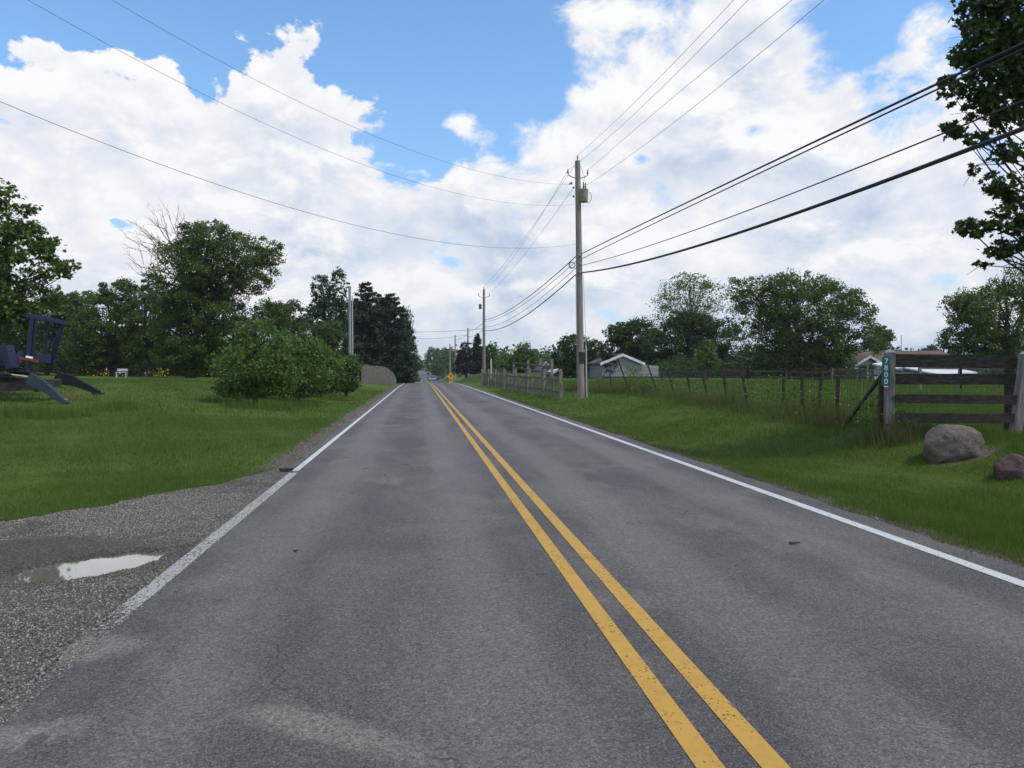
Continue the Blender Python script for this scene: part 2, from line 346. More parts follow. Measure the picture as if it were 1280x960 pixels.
class MB:
    def __init__(s): s.v = []; s.f = []
    def add(s, vs, fs):
        b = len(s.v); s.v += [tuple(map(float, q)) for q in vs]; s.f += [tuple(i+b for i in q) for q in fs]; return s
    def hexa(s, a):   # 8 points: bottom 4, top 4
        return s.add(a, [(3, 2, 1, 0), (4, 5, 6, 7), (0, 1, 5, 4), (1, 2, 6, 5), (2, 3, 7, 6), (3, 0, 4, 7)])
    def box(s, c, size, rz=0, tilt=0):
        x, y, z = [q/2 for q in size]; ca, sa = math.cos(rz), math.sin(rz); ct, st = math.cos(tilt), math.sin(tilt); p = []
        for dz in (-z, z):
            for dx, dy in ((-x, -y), (x, -y), (x, y), (-x, y)):
                X = dx*ct-dz*st; Z = dx*st+dz*ct
                p.append((c[0]+X*ca-dy*sa, c[1]+X*sa+dy*ca, c[2]+Z))
        return s.hexa(p)
    def beam(s, p, q, w, h, upv=(0, 0, 1), w2=None, h2=None):
        p = np.array(p, float); q = np.array(q, float); d = q-p; d /= np.linalg.norm(d)
        u = np.array(upv, float); a = np.cross(d, u)
        if np.linalg.norm(a) < 1e-5: a = np.cross(d, (1, 0, 0))
        a /= np.linalg.norm(a); u = np.cross(a, d); w2 = w2 or w; h2 = h2 or h; P = []
        for c, ww, hh in ((p, w, h), (q, w2, h2)):
            for i, j in ((-1, -1), (1, -1), (1, 1), (-1, 1)): P.append(c+a*i*ww/2+u*j*hh/2)
        return s.hexa(P)
    def tube(s, pts, r, n=8, caps=True):
        pts = [np.array(p, float) for p in pts]; m = len(pts)
        rr = [r]*m if np.isscalar(r) else list(r); V = []; Fc = []
        ref = np.array([.123, .31, .94])
        for i, p in enumerate(pts):
            d = pts[min(i+1, m-1)]-pts[max(i-1, 0)]; d = d/(np.linalg.norm(d)+1e-9)
            if abs(d@ref) > .97: ref = np.array([1., .2, 0])
            a = np.cross(d, ref); a /= np.linalg.norm(a); b = np.cross(d, a)
            for k in range(n):
                t = 2*math.pi*k/n; V.append(p+(a*math.cos(t)+b*math.sin(t))*rr[i])
        for i in range(m-1):
            for k in range(n): Fc.append((i*n+k, i*n+(k+1) % n, (i+1)*n+(k+1) % n, (i+1)*n+k))
        if caps: Fc.append(tuple(range(n-1, -1, -1))); Fc.append(tuple((m-1)*n+k for k in range(n)))
        return s.add(V, Fc)
    def lathe(s, c, prof, n=16, axis='z'):
        pts = []; rr = []
        for r, h in prof:
            pts.append((c[0], c[1], c[2]+h) if axis == 'z' else (c[0]+h, c[1], c[2])); rr.append(max(r, 1e-4))
        V = []; Fc = []
        for p, r in zip(pts, rr):
            for k in range(n):
                t = 2*math.pi*k/n
                V.append((p[0]+r*math.cos(t), p[1]+r*math.sin(t), p[2]) if axis == 'z' else (p[0], p[1]+r*math.cos(t), p[2]+r*math.sin(t)))
        for i in range(len(pts)-1):
            for k in range(n): Fc.append((i*n+k, i*n+(k+1) % n, (i+1)*n+(k+1) % n, (i+1)*n+k))
        Fc.append(tuple(range(n-1, -1, -1))); Fc.append(tuple((len(pts)-1)*n+k for k in range(n)))
        return s.add(V, Fc)
    def prism(s, poly, y0, y1, T=None):   # poly in (x,z), extruded along y
        n = len(poly); V = [(x, y0, z) for x, z in poly]+[(x, y1, z) for x, z in poly]
        Fc = [tuple(range(n)), tuple(range(2*n-1, n-1, -1))]+[(i, i+n, (i+1) % n+n, (i+1) % n) for i in range(n)]
        if T: V = [T(v) for v in V]
        return s.add(V, Fc)
    def build(s, name, mat, parent=None, origin=None, smooth=False, bevel=0):
        o0 = np.array(parent.location if parent is not None and origin is None else (origin if origin is not None else (0, 0, 0)))
        if parent is not None and parent.parent is not None: o0 = np.array(parent.parent.location)  # sub-part
        me = bpy.data.meshes.new(name)
        me.from_pydata([tuple(np.array(q)-o0) for q in s.v], [], s.f); me.validate(); me.update()
        if smooth:
            for p in me.polygons: p.use_smooth = True
            try: me.set_sharp_from_angle(angle=R(40))
            except Exception: pass
        o = link(name, me, mat, parent, origin if parent is None else None)
        if bevel:
            bm = o.modifiers.new('bevel', 'BEVEL'); bm.width = bevel; bm.segments = 2; bm.limit_method = 'ANGLE'
        return o

# ------------------------------------------------------------------ setting: ground, road
def grid_axis(segs):
    a = []
    for s0, s1, st in segs: a += list(np.arange(s0, s1, st))
    return np.array(a+[segs[-1][1]])
xs = grid_axis([(-2500, -400, 300), (-400, -100, 40), (-100, -30, 5), (-30, -10, 1), (-10, -2.0, .2), (-2.0, 4.6, .55), (4.6, 12, .2), (12, 40, 1.2), (40, 120, 6), (120, 400, 40), (400, 2500, 300)])
ys = grid_axis([(-300, -20, 40), (-20, 0, 2), (0, 30, .3), (30, 90, 1), (90, 260, 3), (260, 900, 20), (900, 3000, 300)])
XR, YG = np.meshgrid(xs, ys); XG = XR+cx(YG)-1.24
ZG = terrain(XG, YG)
nx = len(xs); ny = len(ys)
idx = np.arange(nx*ny).reshape(ny, nx)
Fg = np.stack([idx[:-1, :-1], idx[:-1, 1:], idx[1:, 1:], idx[1:, :-1]], -1).reshape(-1, 4)
me = npmesh('ground', np.stack([XG, YG, ZG], -1).reshape(-1, 3), Fg, True)
def dirtf(X, Y):
    c = cx(Y); t = X-(c+HW+.33); s = (c-HW-.28)-X
    d = np.where(t > -1, 1-sstep(.15, .62, t), 1-sstep(.10, .75, s))
    d = np.maximum(d, np.exp(-(((X-8.35)/.75)**2+((Y-9.9)/.35)**2))*1.0)
    d = np.maximum(d, np.exp(-(((X-9.0)/.6)**2+((Y-8.9)/.4)**2))*.8)
    d = np.maximum(d, .75*np.exp(-(((X-8.0)/.35)**2+((Y-12.2)/.5)**2)))
    return np.clip(d, 0, 1)
a = me.attributes.new('dirt', 'FLOAT', 'POINT'); a.data.foreach_set('value', dirtf(XG, YG).ravel().astype(np.float32))
tag(link('ground', me, M['ground']), kind='structure')

ry = grid_axis([(-60, 0, 2), (0, 14, .06), (14, 60, .5), (60, 260, 2), (260, 900, 10)])
def strip(x0f, x1f, zoff, name, mat, yy, nxs=2, kind='structure'):
    V = []; 
    for k in range(nxs):
        t = k/(nxs-1); V.append(np.stack([x0f(yy)*(1-t)+x1f(yy)*t, yy, roadz(yy)+zoff], -1))
    V = np.stack(V, 1); n = len(yy); ii = np.arange(n*nxs).reshape(n, nxs)
    Fc = np.stack([ii[:-1, :-1], ii[:-1, 1:], ii[1:, 1:], ii[1:, :-1]], -1).reshape(-1, 4)
    return tag(link(name, npmesh(name, V.reshape(-1, 3), Fc), mat), kind=kind)
nz = np.interp(ry, np.arange(-60, 901, .11), np.convolve(rng.normal(0, 1, len(np.arange(-60, 901, .11))), np.ones(4)/4, 'same'))
nz2 = np.interp(ry, np.arange(-60, 901, .13), np.convolve(rng.normal(0, 1, len(np.arange(-60, 901, .13))), np.ones(5)/5, 'same'))
strip(lambda y: cx(y)-HW-np.interp(y, [0, 10, 13, 30], [.02, .03, .2, .26])+nz*.045, lambda y: cx(y)+HW+.36+nz2*.05, 0, 'road', M['asphalt'], ry, 5)
yl = ry[ry < 132]; yl2 = ry
strip(lambda y: cx(y)-.145, lambda y: cx(y)-.03, .004, 'yellow_road_marking', M['ypaint'], yl)
strip(lambda y: cx(y)+.115, lambda y: cx(y)+.23, .004, 'yellow_road_marking', M['ypaint'], yl)
yr = ry[ry < 132]
strip(lambda y: cx(y)+HW-.06, lambda y: cx(y)+HW+.07, .004, 'white_edge_marking', M['wpaint'], yr)
yA = ry[(ry < 11.35)]; yB = ry[(ry > 11.5) & (ry < 132)]
strip(lambda y: cx(y)-HW-.04, lambda y: cx(y)-HW+.09, .004, 'white_edge_marking', M['wpaintworn'], yA)
strip(lambda y: cx(y)-HW-.035, lambda y: cx(y)-HW+.065, .004, 'white_edge_marking', M['wpaint'], yB)

# gravel drive with a hollow holding the puddle
PUD = [at(-60, 742, 5.15), at(12, 722, 5.3)]
def puddle_field(X, Y):
    # long narrow hollow lying along the drive, >0 inside
    a = np.array([-2.30, 6.52]); b = np.array([-3.25, 5.76])
    d = b-a; L = np.hypot(*d); d /= L
    u = (X-a[0])*d[0]+(Y-a[1])*d[1]; v = -(X-a[0])*d[1]+(Y-a[1])*d[0]
    w = np.interp(u, [-.06, .06, .3, .65, .9, 1.05, 1.2], [-.02, .17, .25, .26, .18, .08, -.08])
    v = v-.03*np.sin(u*4)
    return w-np.abs(v)+.02*np.sin(X*23+Y*11)+.015*np.sin(X*41-Y*37)
def gravz(X, Y):
    pf = puddle_field(X, Y)
    return .012 + .012*wob(X, Y, 2.2) + .006*wob(X, Y, 9) - .075*sstep(-.16, .06, pf) - .022*sstep(-2.2, -2.0, X) - .03*sstep(-2.0, -1.9, X)
gx = np.arange(-9, -1.84, .05); gy = np.arange(.4, 13, .05)
GX, GY = np.meshgrid(gx, gy); keep = drive_m(GX, GY) > 0
Z = gravz(GX, GY); ii = np.arange(GX.size).reshape(GX.shape)
q = np.stack([ii[:-1, :-1], ii[:-1, 1:], ii[1:, 1:], ii[1:, :-1]], -1)[keep[:-1, :-1]]
me = npmesh('gravel_drive', np.stack([GX, GY, Z], -1).reshape(-1, 3), q.reshape(-1, 4), True)
tag(link('gravel_drive', me, M['gravel_bed']), kind='structure')
px_ = np.arange(-5.0, -2.1, .03); py_ = np.arange(4.2, 7.0, .03)
PX, PY = np.meshgrid(px_, py_); kp = puddle_field(PX, PY) > -.06
ii = np.arange(PX.size).reshape(PX.shape)
q = np.stack([ii[:-1, :-1], ii[:-1, 1:], ii[1:, 1:], ii[1:, :-1]], -1)[kp[:-1, :-1]]
me = npmesh('puddle', np.stack([PX, PY, np.full(PX.shape, -.022)], -1).reshape(-1, 3), q.reshape(-1, 4), True)
tag(link('puddle_water', me, M['water']), kind='structure')

def stones(n, X, Y, Zb, smin, smax, name):
    base = np.array([(1, 0, 0), (-1, 0, 0), (0, 1, 0), (0, -1, 0), (0, 0, 1), (0, 0, -1), (.7, .7, .5), (-.7, .6, .5)])
    base = np.array([(.9, .2, -.3), (.3, .9, -.2), (-.8, .5, -.3), (-.7, -.6, -.2), (.4, -.9, -.3), (.55, .35, .75), (-.35, .55, .8), (-.4, -.5, .7), (.45, -.45, .85)])
    fc = np.array([(0, 1, 5), (1, 6, 5), (1, 2, 6), (2, 7, 6), (2, 3, 7), (3, 4, 7), (4, 8, 7), (4, 0, 8), (0, 5, 8), (5, 6, 8), (6, 7, 8)])
    k = len(base); P = np.repeat(base[None], n, 0)+rng.normal(0, .16, (n, k, 3))
    sz = smin*(smax/smin)**(rng.random(n)**1.6); sc = np.stack([sz, sz*rng.uniform(.6, 1, n), sz*rng.uniform(.4, .75, n)], -1)/2
    P = P*sc[:, None, :]; a = rng.random(n)*6.283; c, s = np.cos(a)[:, None], np.sin(a)[:, None]
    x = P[..., 0]*c-P[..., 1]*s; y = P[..., 0]*s+P[..., 1]*c
    tl = rng.normal(0, .3, (n, 1)); z = P[..., 2]+x*tl
    V = np.stack([x+X[:, None], y+Y[:, None], z+Zb[:, None]+sc[:, 2:3]*.25], -1).reshape(-1, 3)
    Fc = (fc[None]+(np.arange(n)*k)[:, None, None]).reshape(-1, 3)
    return npmesh(name, V, Fc)
n = 235000
X = rng.uniform(-6.4, -1.86, n); Y = rng.uniform(3.0, 12.8, n)
e = drive_m(X, Y) > 0
spill = (X > -2.02) & (rng.random(n) < np.clip(np.exp(-(X+2.02)/.035), 0, 1)*.8) & (Y < 9.5+.8*wob(X, Y, 4)) & (wob(X, Y, 2.3) > -.5)
fade = rng.random(n) < np.where(Y > 9.5, .35, 1.0)
vis = (X/Y > -1.0)
k = ((e & fade) | spill) & vis
X, Y = X[k], Y[k]; Zb = np.where(X > -2.02, .002, gravz(X, Y))
tag(link('gravel', stones(len(X), X, Y, Zb, .005, .021, 'gravel'), M['stone']), 'loose grey limestone gravel on the drive beside the puddle', 'gravel', kind='stuff')
# shoulder grit
n = 9000; Y = rng.uniform(5, 40, n)**1.0; side = rng.random(n) < .5
X = np.where(side, cx(Y)-HW-.25-np.abs(rng.normal(0, .22, n)), cx(Y)+HW+.35+np.abs(rng.normal(0, .13, n)))
tag(link('shoulder_grit', stones(n, X, Y, terrain(X, Y), .008, .03, 'shoulder_grit'), M['stone']), 'scattered pebbles along the edges of the asphalt', 'pebbles', kind='stuff')

# ------------------------------------------------------------------ grass
def blades(X, Y, h, w, name, mat, bend=.35, zf=terrain, seg=1):
    n = len(X); a = rng.random(n)*6.283; l = rng.random(n)*6.283; hh = h*rng.uniform(.55, 1.25, n)
    Zb = zf(X, Y)-.01
    dx, dy = np.cos(a)*w/2, np.sin(a)*w/2; lx, ly = np.cos(l)*hh*bend*rng.random(n)*1.4, np.sin(l)*hh*bend*rng.random(n)*1.4
    B0 = np.stack([X-dx, Y-dy, Zb], -1); B1 = np.stack([X+dx, Y+dy, Zb], -1); T = np.stack([X+lx, Y+ly, Zb+hh], -1)
    V = np.stack([B0, B1, T], 1).reshape(-1, 3); Fc = np.arange(3*n).reshape(n, 3)
    return npmesh(name, V, Fc)
def scatter(n, Y0, Y1, left):
    # uniform inside the visible wedge (wider than the frame)
    Y = np.sqrt(rng.uniform(Y0**2, Y1**2, n))
    if left: X = rng.uniform(-1.0*Y, cx(Y)-HW-.2)
    else: X = rng.uniform(cx(Y)+HW+.2, np.maximum(1.12*Y, cx(Y)+HW+.3))
    ok = (rng.random(n) > dirtf(X, Y)*1.15-.1+.35*wob(X, Y, 5)*(dirtf(X, Y) > .05)) & (drive_m(X, Y-.12) == 0)
    return X[ok], Y[ok]
for left in (True, False):
    X, Y = scatter(34000, 4.5, 30, left); nm = 'dry_grass'
    k_ = wob(X, Y, 1.3) > -.1; X, Y = X[k_], Y[k_]
    tag(link(nm, blades(X, Y, .065, np.where(Y < 12, .008, .013), nm, M['grassdry'], .9), M['grassdry']), 'dry straw-coloured blades scattered through the grass ' + ('left' if left else 'right') + ' of the road', 'grass', kind='stuff')
    parts = []
    for (n, y0, y1, h, w) in ((150000, 4.5, 12, .06, .006), (130000, 12, 24, .07, .012), (90000, 24, 55, .09, .028)):
        X, Y = scatter(n, y0, y1, left)
        if left: hh = h*(1+.45*wob(X, Y, .8)+.3*wob(X, Y, 3.1))
        else:
            hh = h*(1.1+.5*wob(X, Y, .9)+.35*wob(X, Y, 3.3))*np.where((X-cx(Y)-HW > 3.8) & (X > 8.5), 1.9, 1)
        parts.append((X, Y, hh, np.full(len(X), w)))
    X = np.concatenate([p[0] for p in parts]); Y = np.concatenate([p[1] for p in parts])
    h = np.concatenate([p[2] for p in parts]); w = np.concatenate([p[3] for p in parts])
    nm = 'lawn_grass' if left else 'verge_grass'
    tag(link(nm, blades(X, Y, h, w, nm, M['grass']), M['grass']),
        'mown green lawn grass left of the road' if left else 'green grass on the bank and paddock right of the road', 'grass', kind='stuff')

# ------------------------------------------------------------------ trees
def tubes_np(paths):   # list of (pts, radii)
    b = MB()
    for pts, r, k in paths: b.tube(pts, r, k, caps=False)
    return b
STAR = []
for k in range(10):
    t = 2*math.pi*k/10; r = (1.0 if k % 2 == 0 else .52); STAR.append((math.cos(t)*r, math.sin(t)*r))
STAR = np.array(STAR)
QUAD = np.array([(0, -1), (.62, .1), (0, 1), (-.62, -.1)])
def leafset(Pc, size, shape='quad', upbias=.5, rs=None, thin=1.0):
    rs = rs or rng; n = len(Pc); base = STAR if shape == 'star' else QUAD*np.array([thin, 1.0])
    nrm = rs.normal(0, 1, (n, 3)); nrm[:, 2] += upbias*np.sign(rs.random(n)-.1)*1.5; nrm /= np.linalg.norm(nrm, axis=1)[:, None]
    a = np.cross(nrm, rs.normal(0, 1, (n, 3))); a /= np.linalg.norm(a, axis=1)[:, None]+1e-9; b = np.cross(nrm, a)
    sz = (size*rs.uniform(.65, 1.3, n)/2)[:, None, None]
    V = Pc[:, None, :]+sz*(a[:, None, :]*base[None, :, 0:1]+b[:, None, :]*base[None, :, 1:2])
    k = len(base); return V.reshape(-1, 3), np.arange(n*k).reshape(n, k)

def tree(name, label, depth, blobs, leaf_px=2.6, dens=4.5, mat='leaf_mid', trunk=None, group=None, seed=1, clump=.24, cat='tree', shape='quad',
         bare=None, bark='bark', limbs=34, limb_w=1.0, ncl=46, shell=.5, depthf=.9, ground_px=None, maxleaf=None, sink=.05, thin=1.0, nclf=1.0):
    """blobs: crown lobes (x, y, half width, half height[, leaf density]) as seen from the road at this distance; trunk: (x, half width px)"""
    rs = np.random.default_rng(seed); rnd = random.Random(seed)
    sc = depth/F
    tx = trunk[0] if trunk else blobs[0][0]
    base = at(tx, 462, depth); bz = gz(base[0], base[1]); origin = np.array([base[0], base[1], bz])
    root = empty(name, origin, label, cat, group)
    leafs = []; cl_all = []
    lobe = []
    for bl in blobs:
        c = at(bl[0], bl[1], depth*(1+(bl[5] if len(bl) > 5 else 0))); r = np.array([bl[2]*sc, (bl[2]+bl[3])/2*sc*depthf, bl[3]*sc]); k = bl[4] if len(bl) > 4 else 1.0
        lobe.append((c, r)); cl_r = clump*min(r[0], r[2]*1.15)
        nc = max(6, int(1.35*ncl*nclf*min(2.2, max(.6, (r[0]*r[2])/(min(r[0], r[2])**2)))))
        d = rs.normal(0, 1, (nc, 3)); d /= np.linalg.norm(d, axis=1)[:, None]
        rad = rs.uniform(shell, 1.0, nc)**.7*(1-clump*.30)*rs.uniform(.84, 1.06, nc)
        C = c+d*rad[:, None]*r
        C[:, 2] = np.maximum(C[:, 2], bz+.25)
        area = math.pi*bl[2]*bl[3]; nl = int(area/(leaf_px**2)*dens*k*4.6)
        per = rs.multinomial(nl, rs.dirichlet(np.ones(nc)*3.0))
        cr = cl_r*rs.uniform(.55, 1.35, nc)
        pts = np.repeat(C, per, 0); q = rs.normal(0, 1, (len(pts), 3)); q /= np.linalg.norm(q, axis=1)[:, None]
        q *= (rs.random((len(pts), 1))**.45); q[:, 2] *= .68; q[:, 2] -= .12*(q[:, 0]**2+q[:, 1]**2)
        pts = pts+q*np.repeat(cr, per)[:, None]
        pts = pts[pts[:, 2] > bz+.05]
        leafs.append(pts); cl_all.append((C, cr))
    Pn = np.concatenate(leafs)
    V, Fc = leafset(Pn, leaf_px*sc, shape, rs=rs, thin=thin)
    me = npmesh('crown', V-origin, Fc); link('crown', me, M[mat], root)
    # trunk and limbs
    tw = (trunk[1] if trunk else max(2.0, blobs[0][2]*.045))*sc
    topz = max(c[2]+r[2]*.35 for c, r in lobe); mid = lobe[0][0]
    tp = [origin-np.array([0, 0, .2])]
    H = topz-bz
    for k in range(1, 7):
        f = k/6; p = origin*(1-f)+np.array([mid[0], mid[1], topz])*f; p = np.array([origin[0]+(mid[0]-origin[0])*f**1.5, origin[1]+(mid[1]-origin[1])*f**1.5, bz+H*f])
        p[:2] += rs.normal(0, .018*H, 2)*(f > .1); tp.append(p)
    b = MB(); b.tube(tp, [tw*1.35]+[tw*(1-.13*k) for k in range(1, 6)]+[tw*.15], 9, caps=False)
    allC = np.concatenate([c for c, _ in cl_all]); order = rs.permutation(len(allC))[:limbs]
    for i in order:
        e = allC[i]; e = e*.86+lobe[0][0]*.14 if len(lobe) == 1 else e*.93+np.mean([c_ for c_, _ in lobe], 0)*.07; h = max(.22, min(.92, ((e[2]-bz)/H)*rnd.uniform(.35, .75))); j = h*6; k0 = int(j); fr = j-k0
        s0 = np.array(tp[k0])*(1-fr)+np.array(tp[min(6, k0+1)])*fr
        m_ = s0*.45+e*.55+rs.normal(0, .05, 3)*np.linalg.norm(e-s0); m_[2] -= .04*np.linalg.norm((e-s0)[:2])
        m2 = s0*.2+m_*.0+e*.8+rs.normal(0, .04, 3)*np.linalg.norm(e-s0)
        w0 = tw*(1-.75*h)*.5*limb_w
        b.tube([s0, m_, m2, e], [w0, w0*.62, w0*.4, w0*.15], 5, caps=False)
        for _ in range(2):
            e2 = m2+rs.normal(0, .08, 3)*np.linalg.norm(e-s0); b.tube([m_*.4+m2*.6, (m2+e2)/2, e2], [w0*.3, w0*.2, w0*.08], 4, caps=False)
    if bare:
        for (x, y, dd) in bare:
            e = at(x, y, depth+dd); s0 = np.array(tp[3])*.5+np.array(tp[4])*.5
            twigs(b, s0, e, tw*.17, rs, 3)
        if False: pass
    b.build('trunk', M[bark], root)
    return root
def twigs(b, p, e, w, rs, lev):
    p = np.array(p); e = np.array(e); L = np.linalg.norm(e-p); m1 = p*.6+e*.4+rs.normal(0, .05, 3)*L; m2 = p*.25+e*.75+rs.normal(0, .04, 3)*L
    b.tube([p, m1, m2, e], [w, w*.75, w*.5, w*.18], 4, caps=False)
    if lev > 0:
        for f in (.35, .5, .65, .78, .9):
            s = p+(e-p)*f; dirn = (e-p)/L+rs.normal(0, .48, 3); dirn[2] += .15; dirn /= np.linalg.norm(dirn)
            s = (m1*(.75-f)+m2*(f-.4))/.35 if .4 < f < .75 else s
            twigs(b, s, s+dirn*L*.38*(1.15-f*.5), w*(.62-.35*f), rs, lev-1)

def conifer(name, label, px, top, depth, halfw, mat='needle', seed=1, group=None, base_px=None, leaf_px=2.6, dens=1.0, power=.85, bottom=.02):
    rs = np.random.default_rng(seed); sc = depth/F
    b0 = at(px, 462, depth); bz = gz(b0[0], b0[1]); o = np.array([b0[0], b0[1], bz]); H = at(px, top, depth)[2]-bz; Rm = halfw*sc
    root = empty(name, o, label, 'tree', group)
    P = []; bb = MB(); bb.tube([o-[0, 0, .2], o+[0, 0, H*.5], o+[0, 0, H*.99]], [H*.022, H*.012, .02], 7, caps=False)
    nw = 30
    for k in range(nw):
        f = bottom+(1-bottom)*(k+rs.random()*.6)/nw; rr = Rm*((1-f)**power*1.0+.02)
        nb = max(4, int(11*(1-f*.6)))
        for j in range(nb):
            a = rs.random()*6.283; L = rr*rs.uniform(.62, 1.14)
            e = o+np.array([math.cos(a)*L, math.sin(a)*L, H*f+L*rs.uniform(-.12, .22)]); s = o+np.array([0, 0, H*f])
            n_ = int((L/sc)*dens*leaf_px*2.3)+5
            t = rs.random(n_)**.6; m_ = s+(e-s)*t[:, None]; m_[:, 2] -= L*.10*np.sin(t*3.1)
            m_ += rs.normal(0, 1, (n_, 3))*np.array([.11, .11, .07])*rr*(1.0-.45*t[:, None])+rs.normal(0, .08, (n_, 3))
            P.append(m_)
            if k % 3 == 0 and j % 2 == 0: bb.tube([s, (s+e)/2-[0, 0, L*.05], e], [H*.006, H*.004, .01], 4, caps=False)
    P = np.concatenate(P); P = P[P[:, 2] > bz+.1]
    V, Fc = leafset(P, leaf_px*sc*1.15, rs=rs, upbias=.2, thin=.6)
    link('crown', npmesh('crown', V-o, Fc), M[mat], root); bb.build('trunk', M['bark'], root); return root

# --- left side
GL = 'trees beyond the left lawn'; GR = 'trees beyond the right paddock'
tree('maple_tree', 'young maple reaching in at the left edge above the blue implement', 27,
     [(-70, 330, 125, 100), (-60, 250, 72, 50), (20, 310, 62, 38, 1.1), (62, 338, 36, 17, 1.1), (30, 375, 58, 34, 1.1), (-40, 420, 60, 36), (2, 246, 26, 26, .9), (30, 262, 26, 9, 1.2), (15, 400, 40, 30, 1.2), (88, 332, 18, 8, 1.3), (28, 290, 40, 15, 1), (-60, 470, 80, 40, .5)],
     leaf_px=5.4, dens=1.35, mat='leaf_mid', trunk=(-150, 14), seed=11, clump=.30, shape='star', limbs=26, ncl=34, shell=.3, limb_w=.4)
tree('oak_tree', 'big round tree with leafless dead limbs on its left side', 58,
     [(262, 330, 52, 54, 1.1), (300, 322, 50, 36, .9), (225, 345, 40, 50, .9), (238, 425, 44, 44, 1.8), (210, 400, 32, 40, 1.3), (275, 385, 40, 40, 1.1), (335, 318, 24, 22, .9), (262, 294, 38, 22, 1.1), (310, 345, 40, 30, .9), (240, 300, 24, 26, .9), (240, 375, 46, 44, 1.2), (238, 445, 46, 26, 1.6)],
     dens=2.1, mat='leaf_mid', trunk=(238, 5.5), seed=5, clump=.27, limbs=44, limb_w=.8,
     bare=[(178, 282, 0), (192, 272, 2), (166, 300, -1), (205, 276, 1), (160, 322, 0), (218, 280, -2), (170, 342, 1), (184, 292, 1), (210, 268, 3)])
tree('woodland_tree', 'rounded mid-green tree left of the big tree with dead limbs', 66, [(135, 405, 42, 58), (150, 372, 26, 28), (110, 420, 32, 44), (130, 440, 50, 24, 1.5), (165, 395, 24, 30)], dens=2.9, mat='leaf_mid', trunk=(138, 3), seed=21, group=GL, depthf=.6)
tree('woodland_tree', 'tree filling the gap between the young maple and its rounded neighbour', 74, [(85, 420, 42, 50), (70, 400, 40, 40), (40, 410, 50, 55), (90, 385, 30, 28)], dens=2.8, mat='leaf_light', trunk=(80, 3), seed=22, group=GL, depthf=.6)
tree('woodland_tree', 'dark tree at the far left behind the blue implement', 70, [(-10, 410, 60, 60), (-60, 390, 60, 80)], dens=1.8, mat='leaf_dark', trunk=(-20, 3), seed=23, group=GL, depthf=.6)
tree('woodland_tree', 'narrow tree tucked against the left flank of the big tree', 64, [(185, 400, 32, 52), (180, 430, 36, 34, 1.4), (190, 365, 18, 22)], dens=2.1, mat='leaf_mid', trunk=(186, 3), seed=24, group=GL, depthf=.6)
tree('woodland_tree', 'low-crowned tree just right of the big tree with dead limbs', 68, [(318, 418, 42, 46), (290, 425, 36, 38), (340, 395, 28, 24)], dens=2.3, mat='leaf_mid', trunk=(315, 3), seed=25, group=GL, depthf=.6)
tree('woodland_tree', 'dark rounded treetop behind the roadside shrubs', 78, [(358, 405, 28, 34), (375, 425, 36, 36), (348, 392, 20, 18)], dens=2.3, mat='leaf_dark', trunk=(360, 3), seed=26, group=GL, depthf=.6)
tree('woodland_tree', 'yellowish low tree directly behind the tall poplar', 66, [(392, 432, 34, 30), (410, 415, 22, 22)], dens=2.3, mat='leaf_mid', trunk=(394, 3), seed=27, group=GL)
tree('poplar_tree', 'tall twin-topped poplar left of the grey roadside pole', 82, [(402, 364, 15, 26), (424, 360, 13, 28), (413, 400, 29, 38), (395, 395, 17, 22), (414, 430, 32, 30), (432, 392, 12, 24)], dens=2.3, mat='leaf_blue', trunk=(413, 3), seed=28, clump=.3)
conifer('spruce_tree', 'dark spruce behind the grey roadside pole, tallest of the three', 458, 352, 88, 31, seed=31, group='dark spruces by the wooden fence', power=.42, dens=1.7)
conifer('spruce_tree', 'dark middle spruce above the curved wooden fence', 488, 366, 90, 31, seed=32, group='dark spruces by the wooden fence', power=.38, dens=1.7)
conifer('spruce_tree', 'short dark spruce nearest the road behind the wooden fence', 503, 384, 94, 19, seed=33, group='dark spruces by the wooden fence', power=.38, dens=1.7)
tree('walnut_tree', 'thin-leaved tree poking out right of the spruces', 100, [(508, 400, 11, 22, .45), (512, 425, 9, 18, .7)], dens=1.6, mat='leaf_mid', trunk=(506, 1.6), seed=34, clump=.3)
conifer('spruce_tree', 'dark spruce squeezed between the tallest and the middle spruce', 474, 368, 92, 24, seed=36, group='dark spruces by the wooden fence', power=.4, dens=1.6)
conifer('spruce_tree', 'dark spruce half hidden between the poplar and the grey pole', 444, 372, 91, 20, seed=37, group='dark spruces by the wooden fence', power=.42, dens=1.6)
# shrubs
GS = 'shrubs in a row on the left verge'
tree('shrub', 'large leafy shrub at the left end of the verge row', 29, [(318, 455, 46, 42), (300, 470, 36, 34, 1.2), (322, 416, 26, 22, .7), (300, 412, 10, 16, .5), (338, 408, 8, 14, .5), (345, 470, 36, 32, 1.2), (350, 440, 22, 24, .9), (285, 482, 18, 16), (318, 487, 50, 14, 1.3)], leaf_px=3.6, dens=1.9, mat='leaf_yellow', trunk=(318, 3), seed=41, group=GS, clump=.38, cat='shrub', limbs=24)
tree('shrub', 'bright green shrub second from the left in the verge row', 33, [(372, 452, 42, 34), (362, 435, 30, 24, .9), (388, 472, 34, 24), (395, 440, 20, 20, .8), (372, 486, 40, 13, 1.6)], leaf_px=3.4, dens=1.9, mat='leaf_yellow', trunk=(372, 3), seed=42, group=GS, clump=.38, cat='shrub', limbs=24)
tree('shrub', 'smaller round shrub nearest the road in the verge row', 41, [(433, 464, 23, 22), (425, 474, 22, 16), (440, 455, 14, 14), (433, 482, 22, 9, 1.8)], leaf_px=3.0, dens=2.7, mat='leaf_yellow', trunk=(432, 2), seed=43, group=GS, clump=.38, cat='shrub', limbs=18)
